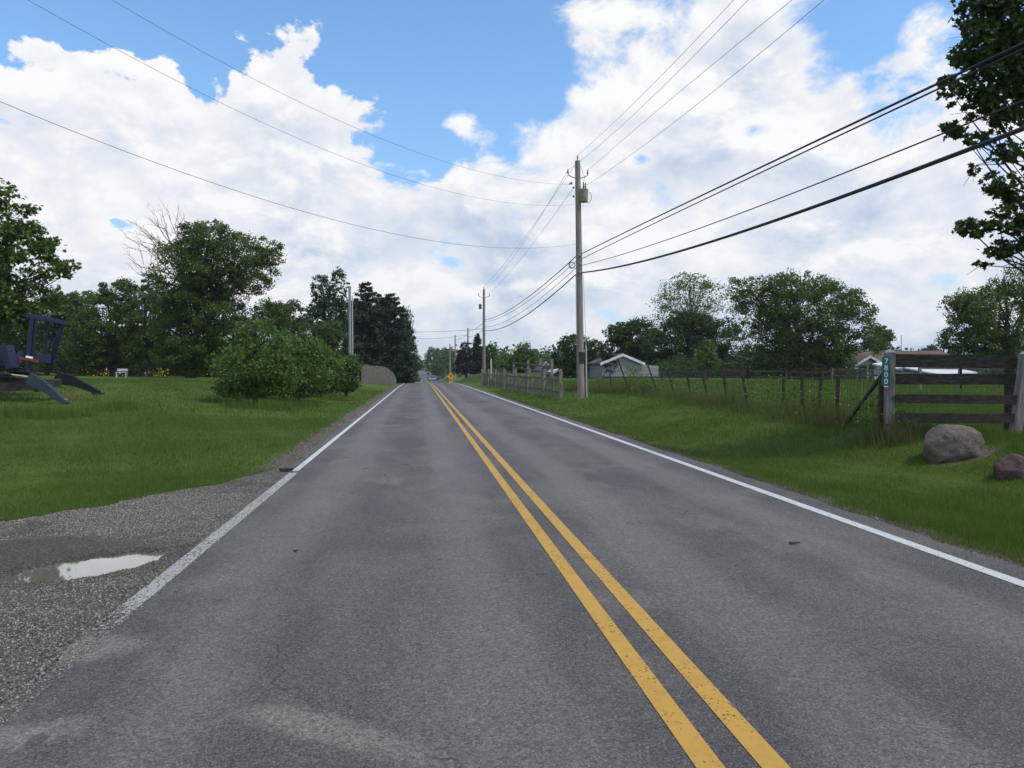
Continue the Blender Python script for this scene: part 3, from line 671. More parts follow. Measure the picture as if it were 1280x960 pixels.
tree('shrub', 'low dense shrub filling between the second and third verge shrubs', 38, [(402, 470, 28, 24), (402, 484, 28, 9, 1.6), (412, 462, 20, 20)], leaf_px=3.0, dens=2.7, mat='leaf_mid', trunk=(402, 2), seed=44, group=GS, clump=.38, cat='shrub', limbs=14)
# --- far trees down the road
FAR = 'trees along the far road'
for k, (lb, px, top, dep, hw_, mt) in enumerate([
    ('green tree just past the spruces on the far left roadside', 513, 428, 130, 12, 'leaf_mid'),
    ('bluish far tree leaning over the left side of the distant road', 521, 441, 300, 9, 'leaf_blue'),
    ('smaller distant tree left of where the road disappears', 526, 449, 480, 6, 'leaf_blue'),
    ('large rounded distant tree straight above the end of the road', 541, 432, 330, 14, 'leaf_mid'),
    ('distant tree behind the teal car', 558, 433, 310, 13, 'leaf_mid'),
    ('distant tree between the two far poles on the right', 572, 434, 280, 12, 'leaf_dark')]):
    h = (464-top)/2; tree('roadside_tree', lb, dep, [(px, 464-h*1.05, hw_, h*.95), (px, 464-h*.5, hw_*.9, h*.6)], dens=2.6, mat=mt, trunk=(px, .8), seed=50+k, group=FAR, clump=.35, limbs=8, ncl=26)
tree('copper_beech', 'dark purple-brown tree left of the second utility pole', 128, [(583, 448, 14, 24), (578, 458, 13, 16)], dens=2.6, mat='purple', trunk=(583, 1.5), seed=60, clump=.33, limbs=10)
conifer('spruce_tree', 'pointed dark spruce beside the second utility pole on the right', 597, 417, 118, 12, seed=61, power=.6)
tree('copper_beech', 'small dark tree just right of the second utility pole', 122, [(612, 443, 10, 15), (612, 455, 10, 10)], dens=2.4, mat='leaf_dark', trunk=(612, 1.5), seed=62, clump=.33, limbs=10)
# --- right side
tree('woodland_tree', 'round bushy tree above the grey picket fence', 92, [(655, 450, 20, 21), (655, 440, 14, 13), (645, 458, 16, 14)], dens=2.6, mat='leaf_mid', trunk=(655, 2), seed=71, group=GR, clump=.3)
tree('woodland_tree', 'pale low tree between the second pole and the round bushy tree', 150, [(628, 452, 15, 14), (640, 455, 12, 12)], dens=2.4, mat='leaf_light', trunk=(628, 1.4), seed=72, group=GR, clump=.3)
tree('woodland_tree', 'hazy low tree right of the round bushy tree', 170, [(678, 452, 14, 13), (668, 456, 10, 9)], dens=2.4, mat='leaf_light', trunk=(678, 1.4), seed=73, group=GR, clump=.3)
tree('woodland_tree', 'dark bushy tree directly behind the tall utility pole', 70, [(722, 443, 30, 27), (704, 445, 18, 22), (745, 440, 18, 20, .8), (722, 462, 34, 15, 1.2), (712, 428, 16, 13)], dens=2.3, mat='leaf_dark', trunk=(722, 2.5), seed=74, group=GR, clump=.28)
tree('woodland_tree', 'thin reddish small tree just left of the grey gabled garage', 66, [(762, 452, 13, 18, .8), (757, 438, 12, 12, .7)], dens=2.0, mat='purple', trunk=(762, 1.6), seed=75, group=GR, clump=.3)
tree('woodland_tree', 'smooth round dark green tree behind the grey gabled garage', 96, [(788, 425, 32, 32), (800, 420, 32, 26), (815, 435, 26, 30), (775, 418, 22, 18)], dens=2.6, mat='leaf_dark', trunk=(792, 3), seed=76, group=GR, clump=.26)
tree('locust_tree', 'airy pale tree with sky showing through its crown', 88, [(862, 372, 46, 34, .36), (840, 385, 30, 26, .4), (885, 375, 28, 28, .4), (862, 352, 30, 14, .32)], dens=1.7, leaf_px=2.4, mat='leaf_light', trunk=(864, 2.4), seed=77, clump=.26, ncl=80, limbs=44, limb_w=.5)
tree('woodland_tree', 'dense dark tree below the airy pale crown', 80, [(860, 430, 50, 42), (830, 440, 28, 34), (895, 425, 30, 38), (860, 405, 40, 20)], dens=2.5, mat='leaf_dark', trunk=(860, 3), seed=78, group=GR, clump=.26)
tree('woodland_tree', 'small light green conical tree before the dense dark tree', 62, [(882, 452, 18, 20), (884, 436, 11, 15)], dens=2.4, mat='leaf_light', trunk=(883, 2), seed=79, group=GR, clump=.28)
tree('oak_tree', 'broad spreading tree, largest beyond the right paddock', 72,
     [(990, 385, 62, 42, 1.0), (950, 368, 42, 28, .9), (1035, 385, 52, 42, 1.0), (1000, 358, 62, 22, .9), (1070, 400, 30, 34, .9), (970, 425, 40, 30, .8), (1030, 430, 50, 32, 1.1), (925, 360, 22, 16, .7), (1095, 425, 20, 22, .9), (1000, 445, 50, 22, 1.2), (960, 440, 40, 24, 1), (1035, 437, 34, 24, 1.2), (1000, 400, 70, 40, .7), (930, 400, 28, 34, .7)],
     dens=1.75, mat='leaf_mid', trunk=(1003, 5), seed=80, clump=.25, limbs=50, limb_w=.7, ncl=60)
tree('woodland_tree', 'dark tree behind the left end of the brown-roofed house', 98, [(1095, 426, 24, 17), (1106, 420, 14, 10)], dens=2.6, mat='leaf_dark', trunk=(1098, 2.2), seed=81, group=GR, clump=.28)
tree('woodland_tree', 'leafy tree at the right edge behind the board gate', 52,
     [(1250, 395, 60, 48), (1215, 395, 40, 36, .9), (1290, 360, 46, 40), (1200, 425, 32, 20, .9), (1240, 432, 60, 20, 1.2), (1195, 378, 20, 14, .6)], dens=2.1, mat='leaf_mid', trunk=(1262, 4), seed=82, group=GR, clump=.24, limbs=50)
tree('woodland_tree', 'low bluish tree right of the brown-roofed house', 110, [(1180, 438, 26, 12), (1160, 442, 16, 8)], dens=2.6, mat='leaf_blue', trunk=(1180, 2), seed=83, group=GR)
# near maple overhanging on the right
tree('maple_tree', 'near maple with drooping dark branches at the top right corner', 11.5,
     [(1320, 60, 110, 90), (1265, 100, 46, 80, .8), (1262, 40, 50, 60, .9), (1268, 300, 24, 22, 1), (1235, 60, 48, 48, 1.0), (1222, 22, 34, 38, 1), (1205, 75, 20, 18, 1), (1200, 115, 34, 22, .9), (1250, 130, 46, 34, .8), (1190, 160, 22, 10, 1), (1225, 175, 26, 14, .7), (1182, 100, 12, 12, 1),
      (1262, 190, 34, 20, .7), (1250, 232, 32, 20, 1), (1265, 268, 34, 28, 1.1), (1222, 285, 34, 14, 1), (1205, 282, 16, 10, 1), (1248, 315, 24, 14, 1), (1228, 330, 14, 5, 1), (1330, 240, 60, 70), (1218, 212, 10, 9, .9), (1192, 165, 16, 12, 1), (1340, -60, 160, 90), (1240, -20, 50, 50, 1)],
     leaf_px=8.0, dens=1.7, mat='leaf_dark', trunk=(1470, 22), seed=91, clump=.33, shape='star', limbs=26, ncl=26, shell=.25, limb_w=.3, depthf=.8)
# distant woodland closing the horizon
def woodland():
    P = []
    for k in range(2600):
        th = rng.uniform(-1.25, 1.35)
        if -.10 < th < .02: continue
        r = rng.uniform(230, 420); x, y = r*math.sin(th), r*math.cos(th); h = rng.uniform(5, 11); w = rng.uniform(3, 6)
        n_ = 60; q = rng.normal(0, 1, (n_, 3)); q /= np.linalg.norm(q, axis=1)[:, None]
        P.append(np.array([x, y, gz(x, y)+h*.5])+q*np.array([w, w, h*.5])*rng.random((n_, 1))**.3)
    P = np.concatenate(P); V, Fc = leafset(P, 1.5)
    tag(link('distant_woodland', npmesh('distant_woodland', V, Fc), M['leaf_dark']), 'low far-off woodland along the horizon', 'woodland', kind='stuff')
woodland()

# understory and weeds
def hedge(name, label, pts, h, dep_w, n, mat, size, kind='stuff', cat='undergrowth'):
    P = []
    for (x0, d0, x1, d1) in pts:
        a = at(x0, 462, d0); b = at(x1, 462, d1)
        f = rng.random(n); X = a[0]+(b[0]-a[0])*f+rng.normal(0, dep_w, n); Y = a[1]+(b[1]-a[1])*f+rng.normal(0, dep_w, n)
        hh = h*(1+.45*wob(X, Y, .9)); P.append(np.stack([X, Y, terrain(X, Y)+rng.random(n)**.9*hh], -1))
    P = np.concatenate(P); V, Fc = leafset(P, size)
    tag(link(name, npmesh(name, V, Fc), M[mat]), label, cat, kind=kind)
hedge('undergrowth', 'dark undergrowth along the far edge of the left lawn', [(-80, 71, 240, 70), (240, 70, 330, 69), (60, 74, 420, 72)], 3.2, 1.3, 24000, 'leaf_dark', .2)
hedge('paddock_scrub', 'dark scrub at the back of the right paddock under the trees', [(700, 78, 770, 78), (835, 72, 1060, 72), (835, 76, 1060, 76)], 1.7, 1.2, 14000, 'leaf_dark', .2)
# yellow flowers
P = []
for (x0, x1, n_) in ((126, 136, 30), (150, 160, 10), (196, 212, 40), (180, 196, 12), (255, 268, 8), (100, 122, 10)):
    for _ in range(n_):
        p = at(rng.uniform(x0, x1), 462, rng.uniform(54, 57)); p[2] = gz(p[0], p[1])+rng.uniform(.15, .75); P.append(p)
V, Fc = leafset(np.array(P), .13)
tag(link('yellow_flowers', npmesh('yellow_flowers', V, Fc), M['flower']), 'yellow flowers at the back of the left lawn', 'flowers', kind='stuff')
# rough growth along the fence line on the right and tufts in the lawn
FX = lambda Y: np.interp(Y, [10, 14, 16.5, 20, 25, 30, 33, 40, 60, 95], [8.15, 8.55, 8.9, 9.2, 9.5, 9.4, 9.0, 8.3, 8.0, 8.0])
def tall(n, Yr, w, hr, bw, name, label, off=0.0, clumpy=0.25):
    Y = rng.uniform(*Yr, n); X = FX(Y)+rng.normal(off, w, n)
    ok = rng.random(n) < np.clip(.35+wob(X, Y, 2.2)*1.1, .05, 1); X, Y = X[ok], Y[ok]
    h = rng.uniform(*hr, len(X))*(1+.5*wob(X, Y, 1.1))
    tag(link(name, blades(X, Y, h, np.full(len(X), bw), name, M['grassdry'], .35), M['grassdry']), label, 'tall grass', kind='stuff')
tall(46000, (11, 40), .32, (.12, .52), .012, 'tall_grass', 'unmown tall grass and weeds along the wire fence')
P = []
for (y0, dx, n_, h) in ((11.9, -.15, 260, .75), (12.4, .1, 160, .6), (14.2, .0, 240, .8), (15.9, .1, 150, .7), (17, .05, 240, 1.0), (19.0, .2, 240, .9), (23, 0, 160, .7), (27, .2, 200, .8), (30.5, -.1, 420, 1.3), (31.2, .3, 360, 1.1), (29.3, .1, 300, .9), (35, .2, 300, 1.0), (38, .2, 300, 1.0)):
    for _ in range(n_):
        a = rng.normal(0, .22, 2); hh = rng.random()**.8*h; P.append((FX(y0)+dx+a[0]*(1.3-hh/h*.5), y0+a[1]*1.5, gz(FX(y0)+dx, y0)+hh))
V, Fc = leafset(np.array(P), .075)
tag(link('fence_weeds', npmesh('fence_weeds', V, Fc), M['leaf_mid']), 'leafy weeds growing up through the wire fence', 'weeds', kind='stuff')
P = []
for (px, d, n_) in ((150, 24, 900), (135, 23, 500), (85, 21.0, 500), (40, 21, 900), (10, 20.5, 900), (60, 20.3, 500), (270, 29, 500), (300, 27, 700), (345, 27, 700), (380, 30, 600), (330, 27.5, 500), (420, 36, 500)):
    c = at(px, 462, d); P.append(np.stack([c[0]+rng.normal(0, .45, n_), c[1]+rng.normal(0, .35, n_)], -1))
P = np.concatenate(P); h = rng.uniform(.15, .5, len(P))
tag(link('lawn_tufts', blades(P[:, 0], P[:, 1], h, np.full(len(P), .014), 'lawn_tufts', M['grass'], .4), M['grass']), 'unmown tufts round the shrubs and the implement on the lawn', 'tall grass', kind='stuff')

# ragged grass overhanging the drive edge and the road shoulders
X = rng.uniform(-9, -2.3, 26000); Y = drive_top(X)+wob(X, Y_ := drive_top(X), 3)*.12+rng.normal(.02, .10, len(X))*(1+.8*wob(X, X, 4))
tag(link('drive_edge_grass', blades(X, Y, .075*(1.2+.6*wob(X, Y, 5)), np.full(len(X), .006), 'drive_edge_grass', M['grass'], .9), M['grass']), 'ragged grass leaning over the far edge of the gravel drive', 'grass', kind='stuff')
Y = rng.uniform(5, 45, 30000)**1.0; X = cx(Y)+HW+.55+.16*wob(Y*1.3, Y*.7, 3)+rng.normal(0, .12, len(Y))
ok = wob(X*2, Y, 2.7) > -.25; X, Y = X[ok], Y[ok]
tag(link('shoulder_grass', blades(X, Y, np.full(len(X), .06), np.where(Y < 14, .007, .014), 'shoulder_grass', M['grassdry'], 1.0), M['grassdry']), 'thin straggling grass creeping onto the right shoulder', 'grass', kind='stuff')

# ------------------------------------------------------------------ utility poles and wires
GP = 'utility poles along the right side of the road'
def pole_at(name, label, px, top, depth, r=.15, group=GP, lean=0.0, band=False, mat='pole'):
    b0 = at(px, 462, depth); z0 = gz(b0[0], b0[1]); t = at(px, top, depth)[2]
    root = empty(name, (b0[0], b0[1], z0), label, 'utility pole', group)
    b = MB(); o = np.array([b0[0], b0[1], z0]); top3 = np.array([b0[0]+lean, b0[1], t])
    b.tube([o-[0, 0, .3], o*.5+top3*.5, top3], [r*1.12, r*.98, r*.8], 14).build('shaft', M[mat], root, smooth=True)
    return root, o, top3
def insulator(c, root, h=.22, r=.06):
    b = MB(); b.lathe(c, [(r*.35, 0), (r*.35, h*.25), (r, h*.3), (r*.55, h*.5), (r*.95, h*.55), (r*.5, h*.78), (r*.7, h*.84), (r*.3, h)], 10); return b.build('insulator', M['porcelain'], root, smooth=True)

# main pole
root, o, t = pole_at('utility_pole', 'tall near utility pole with a transformer and a black band low down', 726.5, 203, 33, .155, lean=-.19)
pl = lambda z: o+(t-o)*((z-o[2])/(t[2]-o[2]))
zz = lambda py: at(725, py, 33)[2]
MB().tube([pl(zz(455)), pl(zz(440))], [.168, .166], 14).build('band', M['tar'], root)
insulator(t+[0, 0, .02], root, .24, .05)
za = zz(222)
for s in (-1, 1):
    c = pl(za); b = MB(); b.tube([c+[s*.12, 0, -.08], c+[s*.32, 0, -.02], c+[s*.46, 0, .06]], .022, 6).build('bracket', M['galv'], root)
    insulator(c+[s*.46, 0, .06], root, .26, .055)
b = MB(); c = pl(zz(245)); b.lathe(c+[.235, -.12, -.34], [(.05, 0), (.19, .0), (.20, .03), (.20, .52), (.215, .53), (.215, .57), (.1, .61), (.03, .63)], 18)
tr = b.build('transformer', M['can'], root, smooth=True)
for dx, dy in ((-.02, -.05), (.10, .06)):
    q = c+[.235+dx, -.12+dy, .22]; MB().lathe(q, [(.03, 0), (.045, .06), (.03, .09), (.045, .14), (.03, .18), (.035, .26), (.012, .36)], 8).build('bushing', M['porcelain'], tr, smooth=True)
for zz_ in (-.05, -.28): MB().box(c+[.10, -.03, zz_], (.16, .06, .06)).build('mounting_bracket', M['galv'], root)
b = MB(); q = c+[.43, -.12, -.12]; pts = [q+[.19*math.sin(a)-.02, 0, .26*math.cos(a)] for a in np.linspace(.2, 3.3, 14)]; b.tube(pts, .011, 5).build('jumper_wire', M['wire'], root); b = MB()
q2 = pl(zz(232)); b.tube([q2+[.1, 0, .9], q2+[.28, -.1, .35], q2+[.25, -.12, .1]], .008, 5); b.build('jumper_wire', M['wire'], root)
b = MB(); b.tube([pl(zz(232))+[-.40, 0, 0], pl(zz(232))+[-.28, 0, .07]], [.035, .05], 8); b.build('fuse_cutout', M['porcelain'], root)
for py in (236, 247): MB().lathe(pl(zz(py))+[-.21, 0, -.04], [(.02, 0), (.05, .02), (.05, .07), (.02, .09)], 8).build('spool_insulator', M['porcelain'], root)
b = MB(); q = pl(zz(332))+[-.33, 0, 0]
for k in range(3): b.tube([q+[(.12+.015*k)*math.cos(a), .01*k, (.12+.015*k)*math.sin(a)] for a in np.linspace(0, 6.283, 20)], .010, 5, caps=False)
b.build('cable_coil', M['alu'], root)
for py in (320, 330, 341): MB().box(pl(zz(py))+[0, -.165, 0], (.12, .05, .09)).build('cable_clamp', M['galv'], root)
cz = MB(); cz.tube([np.array([o[0]+.26, o[1]-.02, gz(o[0]+.26, o[1])]), np.array([o[0]+.22, o[1]-.02, zz(432)])], .033, 8); cz.tube([np.array([o[0]+.22, o[1]-.02, zz(432)]), pl(zz(345))+[.19, 0, 0]], .010, 5)
cz.build('conduit', M['pvc'], root)
b = MB(); b.tube([pl(zz(345))+[-.18, -.05, 0], pl(zz(480))+[-.2, -.05, 0]], .008, 4); b.build('ground_wire', M['galv'], root)
P1 = (o, t, pl)
# second pole
root, o2, t2 = pole_at('utility_pole', 'second utility pole standing behind the grey picket fence', 605, 362, 80, .16)
for s in (-1, 1):
    MB().tube([t2+[s*.1, 0, -.95], t2+[s*.6, 0, -.75]], .03, 5).build('bracket', M['galv'], root); insulator(t2+[s*.6, 0, -.75], root, .3, .07)
insulator(t2, root, .3, .07)
MB().lathe(t2+[-.42, -.1, -2.2], [(.03, 0), (.17, 0), (.17, .5), (.05, .56)], 10).build('fuse_cutout', M['porcelain'], root)
# further poles
_, o3, t3 = pole_at('utility_pole', 'plain slim pole left of the second utility pole', 585, 410, 135, .16)
_, o4, t4 = pole_at('utility_pole', 'distant utility pole just right of the yellow arrow sign', 569, 419, 172, .17)
_, o5, t5 = pole_at('utility_pole', 'distant pole rising directly above the yellow arrow sign', 562.5, 430, 225, .22)
_, o6, t6 = pole_at('utility_pole', 'thin far pole between the two distant sign poles', 565.6, 434, 300, .2)
_, o7, t7 = pole_at('utility_pole', 'short far pole left of the poles above the arrow sign', 557.6, 447, 330, .28)
for tt, rr in ((t4, 1), (t5, 1)): pass
rootL, oL, tL = pole_at('utility_pole', 'pale grey pole rising behind the shrubs on the left', 437.6, 358, 62, .14, group=None, mat='galv')
MB().tube([oL+[.24, 0, 0], np.array([oL[0]+.22, oL[1], at(440, 370, 62)[2]])], .05, 6).build('conduit', M['pvc'], rootL)

def wire(label, p, q, via, r, mat='wire', group='overhead wires'):
    """wire from p (on a pole) to ground-plan point q; via: sight points that fix its sag and far height"""
    p = np.array(p, float); s_ = []; z_ = []
    for px, py in via:
        d = ray(px, py); d2 = d[:2]; e = np.array(q[:2])-p[:2]
        A = np.array([[e[0], -d2[0]], [e[1], -d2[1]]]); sol = np.linalg.solve(A, -p[:2])
        s_.append(sol[0]); z_.append(CH+d[2]*sol[1])
    s_ = np.array(s_); z_ = np.array(z_)
    if len(q) == 3:   # far end known, fit sag only
        base = p[2]+(q[2]-p[2])*s_; k = s_*(s_-1); c = float((k@(z_-base))/(k@k)); f = lambda s: p[2]+(q[2]-p[2])*s+c*s*(s-1)
    else:
        A = np.stack([s_, s_**2], 1); co_, *_ = np.linalg.lstsq(A, z_-p[2], rcond=None); f = lambda s: p[2]+co_[0]*s+co_[1]*s*s
    pts = [(p[0]+(q[0]-p[0])*s, p[1]+(q[1]-p[1])*s, f(s)) for s in np.linspace(0, 1, 48)]
    b = MB(); b.tube(pts, r, 6); o = b.build('overhead_wire', M[mat], None, origin=tuple(p)); return tag(o, label, 'wire', group)
_, _, pl1 = P1
A1 = lambda py, dx=0: pl1(zz(py))+[dx, 0, 0]
Qn = (7.3, -18)
wire('upper primary conductor climbing from the near pole top to the top of the frame', pl1(t[2])+[0, 0, .26], Qn, [(760, 160), (917, 0)], .006, 'alu')
wire('conductor from the left bracket of the near pole climbing to the top of the frame', A1(215, -.46), (6.9, -18), [(765, 168), (935, 0)], .006, 'alu')
wire('conductor from the near pole right bracket, second from right at the frame top', A1(215, .46), (7.7, -18), [(790, 165), (990, 0)], .006, 'alu')
wire('lowest conductor beside the transformer, rightmost at the top of the frame', A1(236, .2), (7.9, -18), [(840, 155), (1030, 0)], .006, 'alu')
wire('upper strand of the paired black cables running off to the right', A1(318, .1), (7.3, -18), [(990, 190), (1163, 111), (1280, 52)], .019)
wire('lower strand of the paired black cables running off to the right', A1(324, .12), (7.3, -18), [(990, 197), (1163, 117), (1280, 60)], .014)
wire('slim middle cable with a slight kink running off to the right', A1(332, .14), (7.3, -18), [(940, 261), (1170, 171), (1280, 125)], .012)
wire('thickest black cable, lowest of those running off to the right', A1(341, .15), (7.3, -18), [(940, 285), (1030, 255), (1280, 160)], .032)
T2 = lambda py: (o2[0], o2[1], at(605, py, 80)[2])
wire('upper black cable sagging from the near pole to the second pole', A1(320, -.1), T2(400), [(680, 354), (640, 386)], .024)
wire('second black cable sagging from the near pole to the second pole', A1(326, -.1), T2(402), [(680, 360), (640, 390)], .014)
wire('third cable sagging from the near pole to the second pole', A1(334, -.1), T2(409), [(680, 368), (640, 398)], .013)
wire('lowest black cable sagging from the near pole to the second pole', A1(342, -.1), T2(413), [(680, 376), (640, 405)], .028)
wire('thin conductor from the near pole top down to the second pole top', A1(203, 0), tuple(t2+[0, 0, .3]), [(660, 291)], .008, 'alu')
wire('thin conductor from the near pole left bracket to the second pole', A1(215, -.46), tuple(t2+[-.6, 0, -.45]), [(650, 310)], .008, 'alu')
wire('thin conductor from the near pole spool to the second pole right bracket', A1(236, -.2), tuple(t2+[.6, 0, -.45]), [(650, 325)], .008, 'alu')
GW = 'service wires crossing the road to the left'
wire('topmost service wire crossing the sky to the upper left', A1(232, -.2), (-14, 8), [(500, 185), (320, 95), (135, 0)], .0045, 'alu', GW)
wire('middle service wire crossing the sky to the upper left', A1(257, -.2), (-14, 8), [(600, 248), (350, 163), (35, 0)], .0045, 'alu', GW)
wire('lowest service wire crossing the sky to the left edge', A1(306, -.15), (-14, 8), [(560, 303), (400, 270), (200, 208), (0, 125)], .006, 'alu', GW)
wire('upper far wire from the second pole across to the left trees', T2(411), (-13, 86), [(560, 414), (520, 415)], .018, 'wire', 'far wires between the roadside poles')
wire('lower far wire from the slim pole across to the left trees', (o3[0], o3[1], at(585, 418, 135)[2]), (-20, 120), [(560, 422), (520, 423)], .024, 'wire', 'far wires between the roadside poles')
for lb, za_, zb_ in (('upper far cable between the second and the slim pole', 403, 414), ('lower far cable between the second and the slim pole', 412, 421)):
    wire(lb, T2(za_), (o3[0], o3[1], at(585, zb_, 135)[2]), [(595, (za_+zb_)/2+2)], .022, 'wire', 'far wires between the roadside poles')
wire('far cable from the slim pole to the distant pole by the sign', (o3[0], o3[1], at(585, 417, 135)[2]), (o4[0], o4[1], at(569, 425, 172)[2]), [(577, 423)], .03, 'wire', 'far wires between the roadside poles')
wire('far wire strung low over the distant road', (o5[0], o5[1], at(562.5, 448, 225)[2]), (-9, 238), [(540, 448.5), (520, 447)], .03, 'wire', 'far wires between the roadside poles')

# ------------------------------------------------------------------ warning signs
def warn(label, px, depth, size, py, glyph, leanf=0):
    b0 = at(px, 462, depth); z = gz(b0[0], b0[1]); zc = at(px, py, depth)[2]
    root = empty('warning_sign', (b0[0], b0[1], z), label, 'road sign', 'yellow warning signs past the crest')
    MB().box((b0[0], b0[1]+.05, (z+zc)/2), (.08, .05, zc-z+.3)).build('post', M['galv'], root)
    h = size/2; MB().prism([(b0[0]-h, zc), (b0[0], zc-h), (b0[0]+h, zc), (b0[0], zc+h)], b0[1]-.012, b0[1]+.012).build('sign_plate', M['signyellow'], root)
    b = MB()
    if glyph == 'arrow':
        b.prism([(b0[0]-.05*size, zc-.2*size), (b0[0]+.05*size, zc-.2*size), (b0[0]+.05*size, zc+.05*size), (b0[0]-.05*size, zc+.05*size)], b0[1]-.018, b0[1]-.013)
        b.prism([(b0[0]-.16*size, zc+.03*size), (b0[0]+.16*size, zc+.03*size), (b0[0], zc+.26*size)], b0[1]-.018, b0[1]-.013)
    b.build('sign_symbol', M['black'], root)
    q = zc-h*1.02; MB().box((b0[0], b0[1], q-.22*size), (.5*size, .025, .3*size)).build('advisory_plate', M['signyellow'], root)
    return root
warn('yellow arrow warning sign on the right side beyond the crest', 563.6, 108, 1.15, 470.5, 'arrow')
warn('yellow warning sign half hidden by foliage on the left side beyond the crest', 503, 104, .8, 470, 'arrow')

# ------------------------------------------------------------------ cars
def car(name, label, px, depth, L, Wd, H, rz, mat, truck=False, group=None):
    b0 = at(px, 462, depth); z = gz(b0[0], b0[1])
    if abs(b0[0]-cx(b0[1])) < 4: z = float(roadz(b0[1]))
    root = empty(name, (b0[0], b0[1], z), label, 'truck' if truck else 'car', group)
    ca, sa = math.cos(rz), math.sin(rz)
    T = lambda v: (b0[0]+v[0]*ca-v[1]*sa, b0[1]+v[0]*sa+v[1]*ca, z+v[2])
    w = Wd/2; b = MB()
    body = [(-L/2, .3), (L/2, .3), (L/2, .75), (L/2-.2, .88), (L*.2, .95), (-L*.45, .98), (-L/2, .85)]
    b.prism(body, -w, w, T)
    if truck: b.prism([(-L/2, .9), (L*.22, .9), (L*.22, H), (-L/2, H)], -w, w, T); b.prism([(L*.25, .9), (L*.45, .9), (L*.38, H*.75), (L*.25, H*.75)], -w*.95, w*.95, T)
    else: b.prism([(-L*.46, .95), (L*.2, .93), (L*.06, H), (-L*.36, H)], -w*.86, w*.86, T)
    b.build('body', M[mat], root, bevel=.05)
    g = MB()
    if truck: g.prism([(L*.39, 1.0), (L*.455, 1.0), (L*.40, H*.7), (L*.385, H*.7)], -w*.8, w*.8, T)
    else:
        for s in (-1, 1):
            g.prism([(-L*.38, 1.0), (L*.13, 1.0), (L*.03, H-.08), (-L*.32, H-.08)], s*w*.862, s*w*.872, T)
        g.prism([(L*.18, 1.0), (L*.205, 1.0), (L*.075, H-.08), (L*.05, H-.08)], -w*.75, w*.75, T); g.prism([(-L*.47, 1.0), (-L*.45, 1.0), (-L*.37, H-.1), (-L*.385, H-.1)], -w*.75, w*.75, T)
    g.build('window', M['window'], root)
    for sx in (-.31, .31):
        for s in (-1, 1):
            k = MB(); c = T((L*sx, s*(w-.08), .33)); 
            ax = np.array([-sa, ca, 0]); V = np.array(c)
            k.tube([V-ax*.1, V+ax*.1], .33, 14); k.build('wheel', M['tyre'], root)
    for s in (-1, 1):
        k = MB(); k.prism([(-L/2-.01, .68), (-L/2+.03, .68), (-L/2+.03, .82), (-L/2-.01, .82)], s*w*.62, s*w*.92, T); k.build('tail_light', M['red'], root)
        k = MB(); k.prism([(L/2-.03, .62), (L/2+.012, .62), (L/2+.012, .76), (L/2-.03, .76)], s*w*.6, s*w*.92, T); k.build('headlight', M['signwhite'], root)
    return root
car('car', 'pale teal car facing this way on the distant road', 540.5, 232, 4.6, 2.0, 1.75, -math.pi/2, 'teal')
car('car', 'dark grey car parked to the right of the pale teal car', 549, 240, 4.6, 1.8, 1.35, -2.3, 'carblack')
car('box_truck', 'small white truck crossing at the far end of the road', 531, 610, 6.4, 2.4, 2.9, 0, 'white', True)
car('car', 'tiny dark car on the far road just below the white truck', 528.6, 470, 4.5, 1.9, 1.5, math.pi/2, 'carblack')
car('car', 'tiny dark car on the far road, right of the other tiny dark one', 534.2, 430, 4.5, 1.9, 1.5, -math.pi/2, 'carblack')
# side drives beyond the crest
def sidedrive(x0, x1, y0, y1, name):
    X_, Y_ = np.meshgrid(np.linspace(x0, x1, 30), np.linspace(y0, y1, 6)); ii = np.arange(X_.size).reshape(X_.shape)
    q = np.stack([ii[:-1, :-1], ii[:-1, 1:], ii[1:, 1:], ii[1:, :-1]], -1).reshape(-1, 4)
    me = npmesh(name, np.stack([X_, Y_, terrain(X_, Y_)+.12], -1).reshape(-1, 3), q); tag(link(name, me, M['offwhite']), kind='structure')
sidedrive(cx(240)+3.9, 22, 236, 244, 'side_drive'); sidedrive(-14, cx(250)-3.9, 244, 251, 'side_drive')

# ------------------------------------------------------------------ fences
def fence_root(name, label, p): return empty(name, (p[0], p[1], gz(p[0], p[1])), label, 'fence')
# curved-top wooden screen on the left
a0 = at(452, 462, 76); a1 = at(495, 462, 82)
root = fence_root('wooden_fence', 'weathered grey board fence with a rounded drop at its right end, under the spruces', a0)
b = MB(); N = 44
for k in range(N):
    f = k/(N-1); p = a0+(a1-a0)*f; z0 = gz(p[0], p[1]); w = np.linalg.norm(a1-a0)/N
    hh = 1.95*(1 if f < .55 else math.sqrt(max(.08, 1-((f-.55)/.47)**2.2)))+rng.normal(0, .03)
    b.box((p[0], p[1]+rng.normal(0, .01), z0+hh/2), (w*.93, .03, hh), math.atan2(a1[1]-a0[1], a1[0]-a0[0]))
b.build('boards', M['greywoodv'], root)
for f in (0.02, .3, .55, .8):
    p = a0+(a1-a0)*f; MB().box((p[0], p[1]+.08, gz(p[0], p[1])+.8), (.1, .1, 1.7)).build('post', M['darkwood'], root)
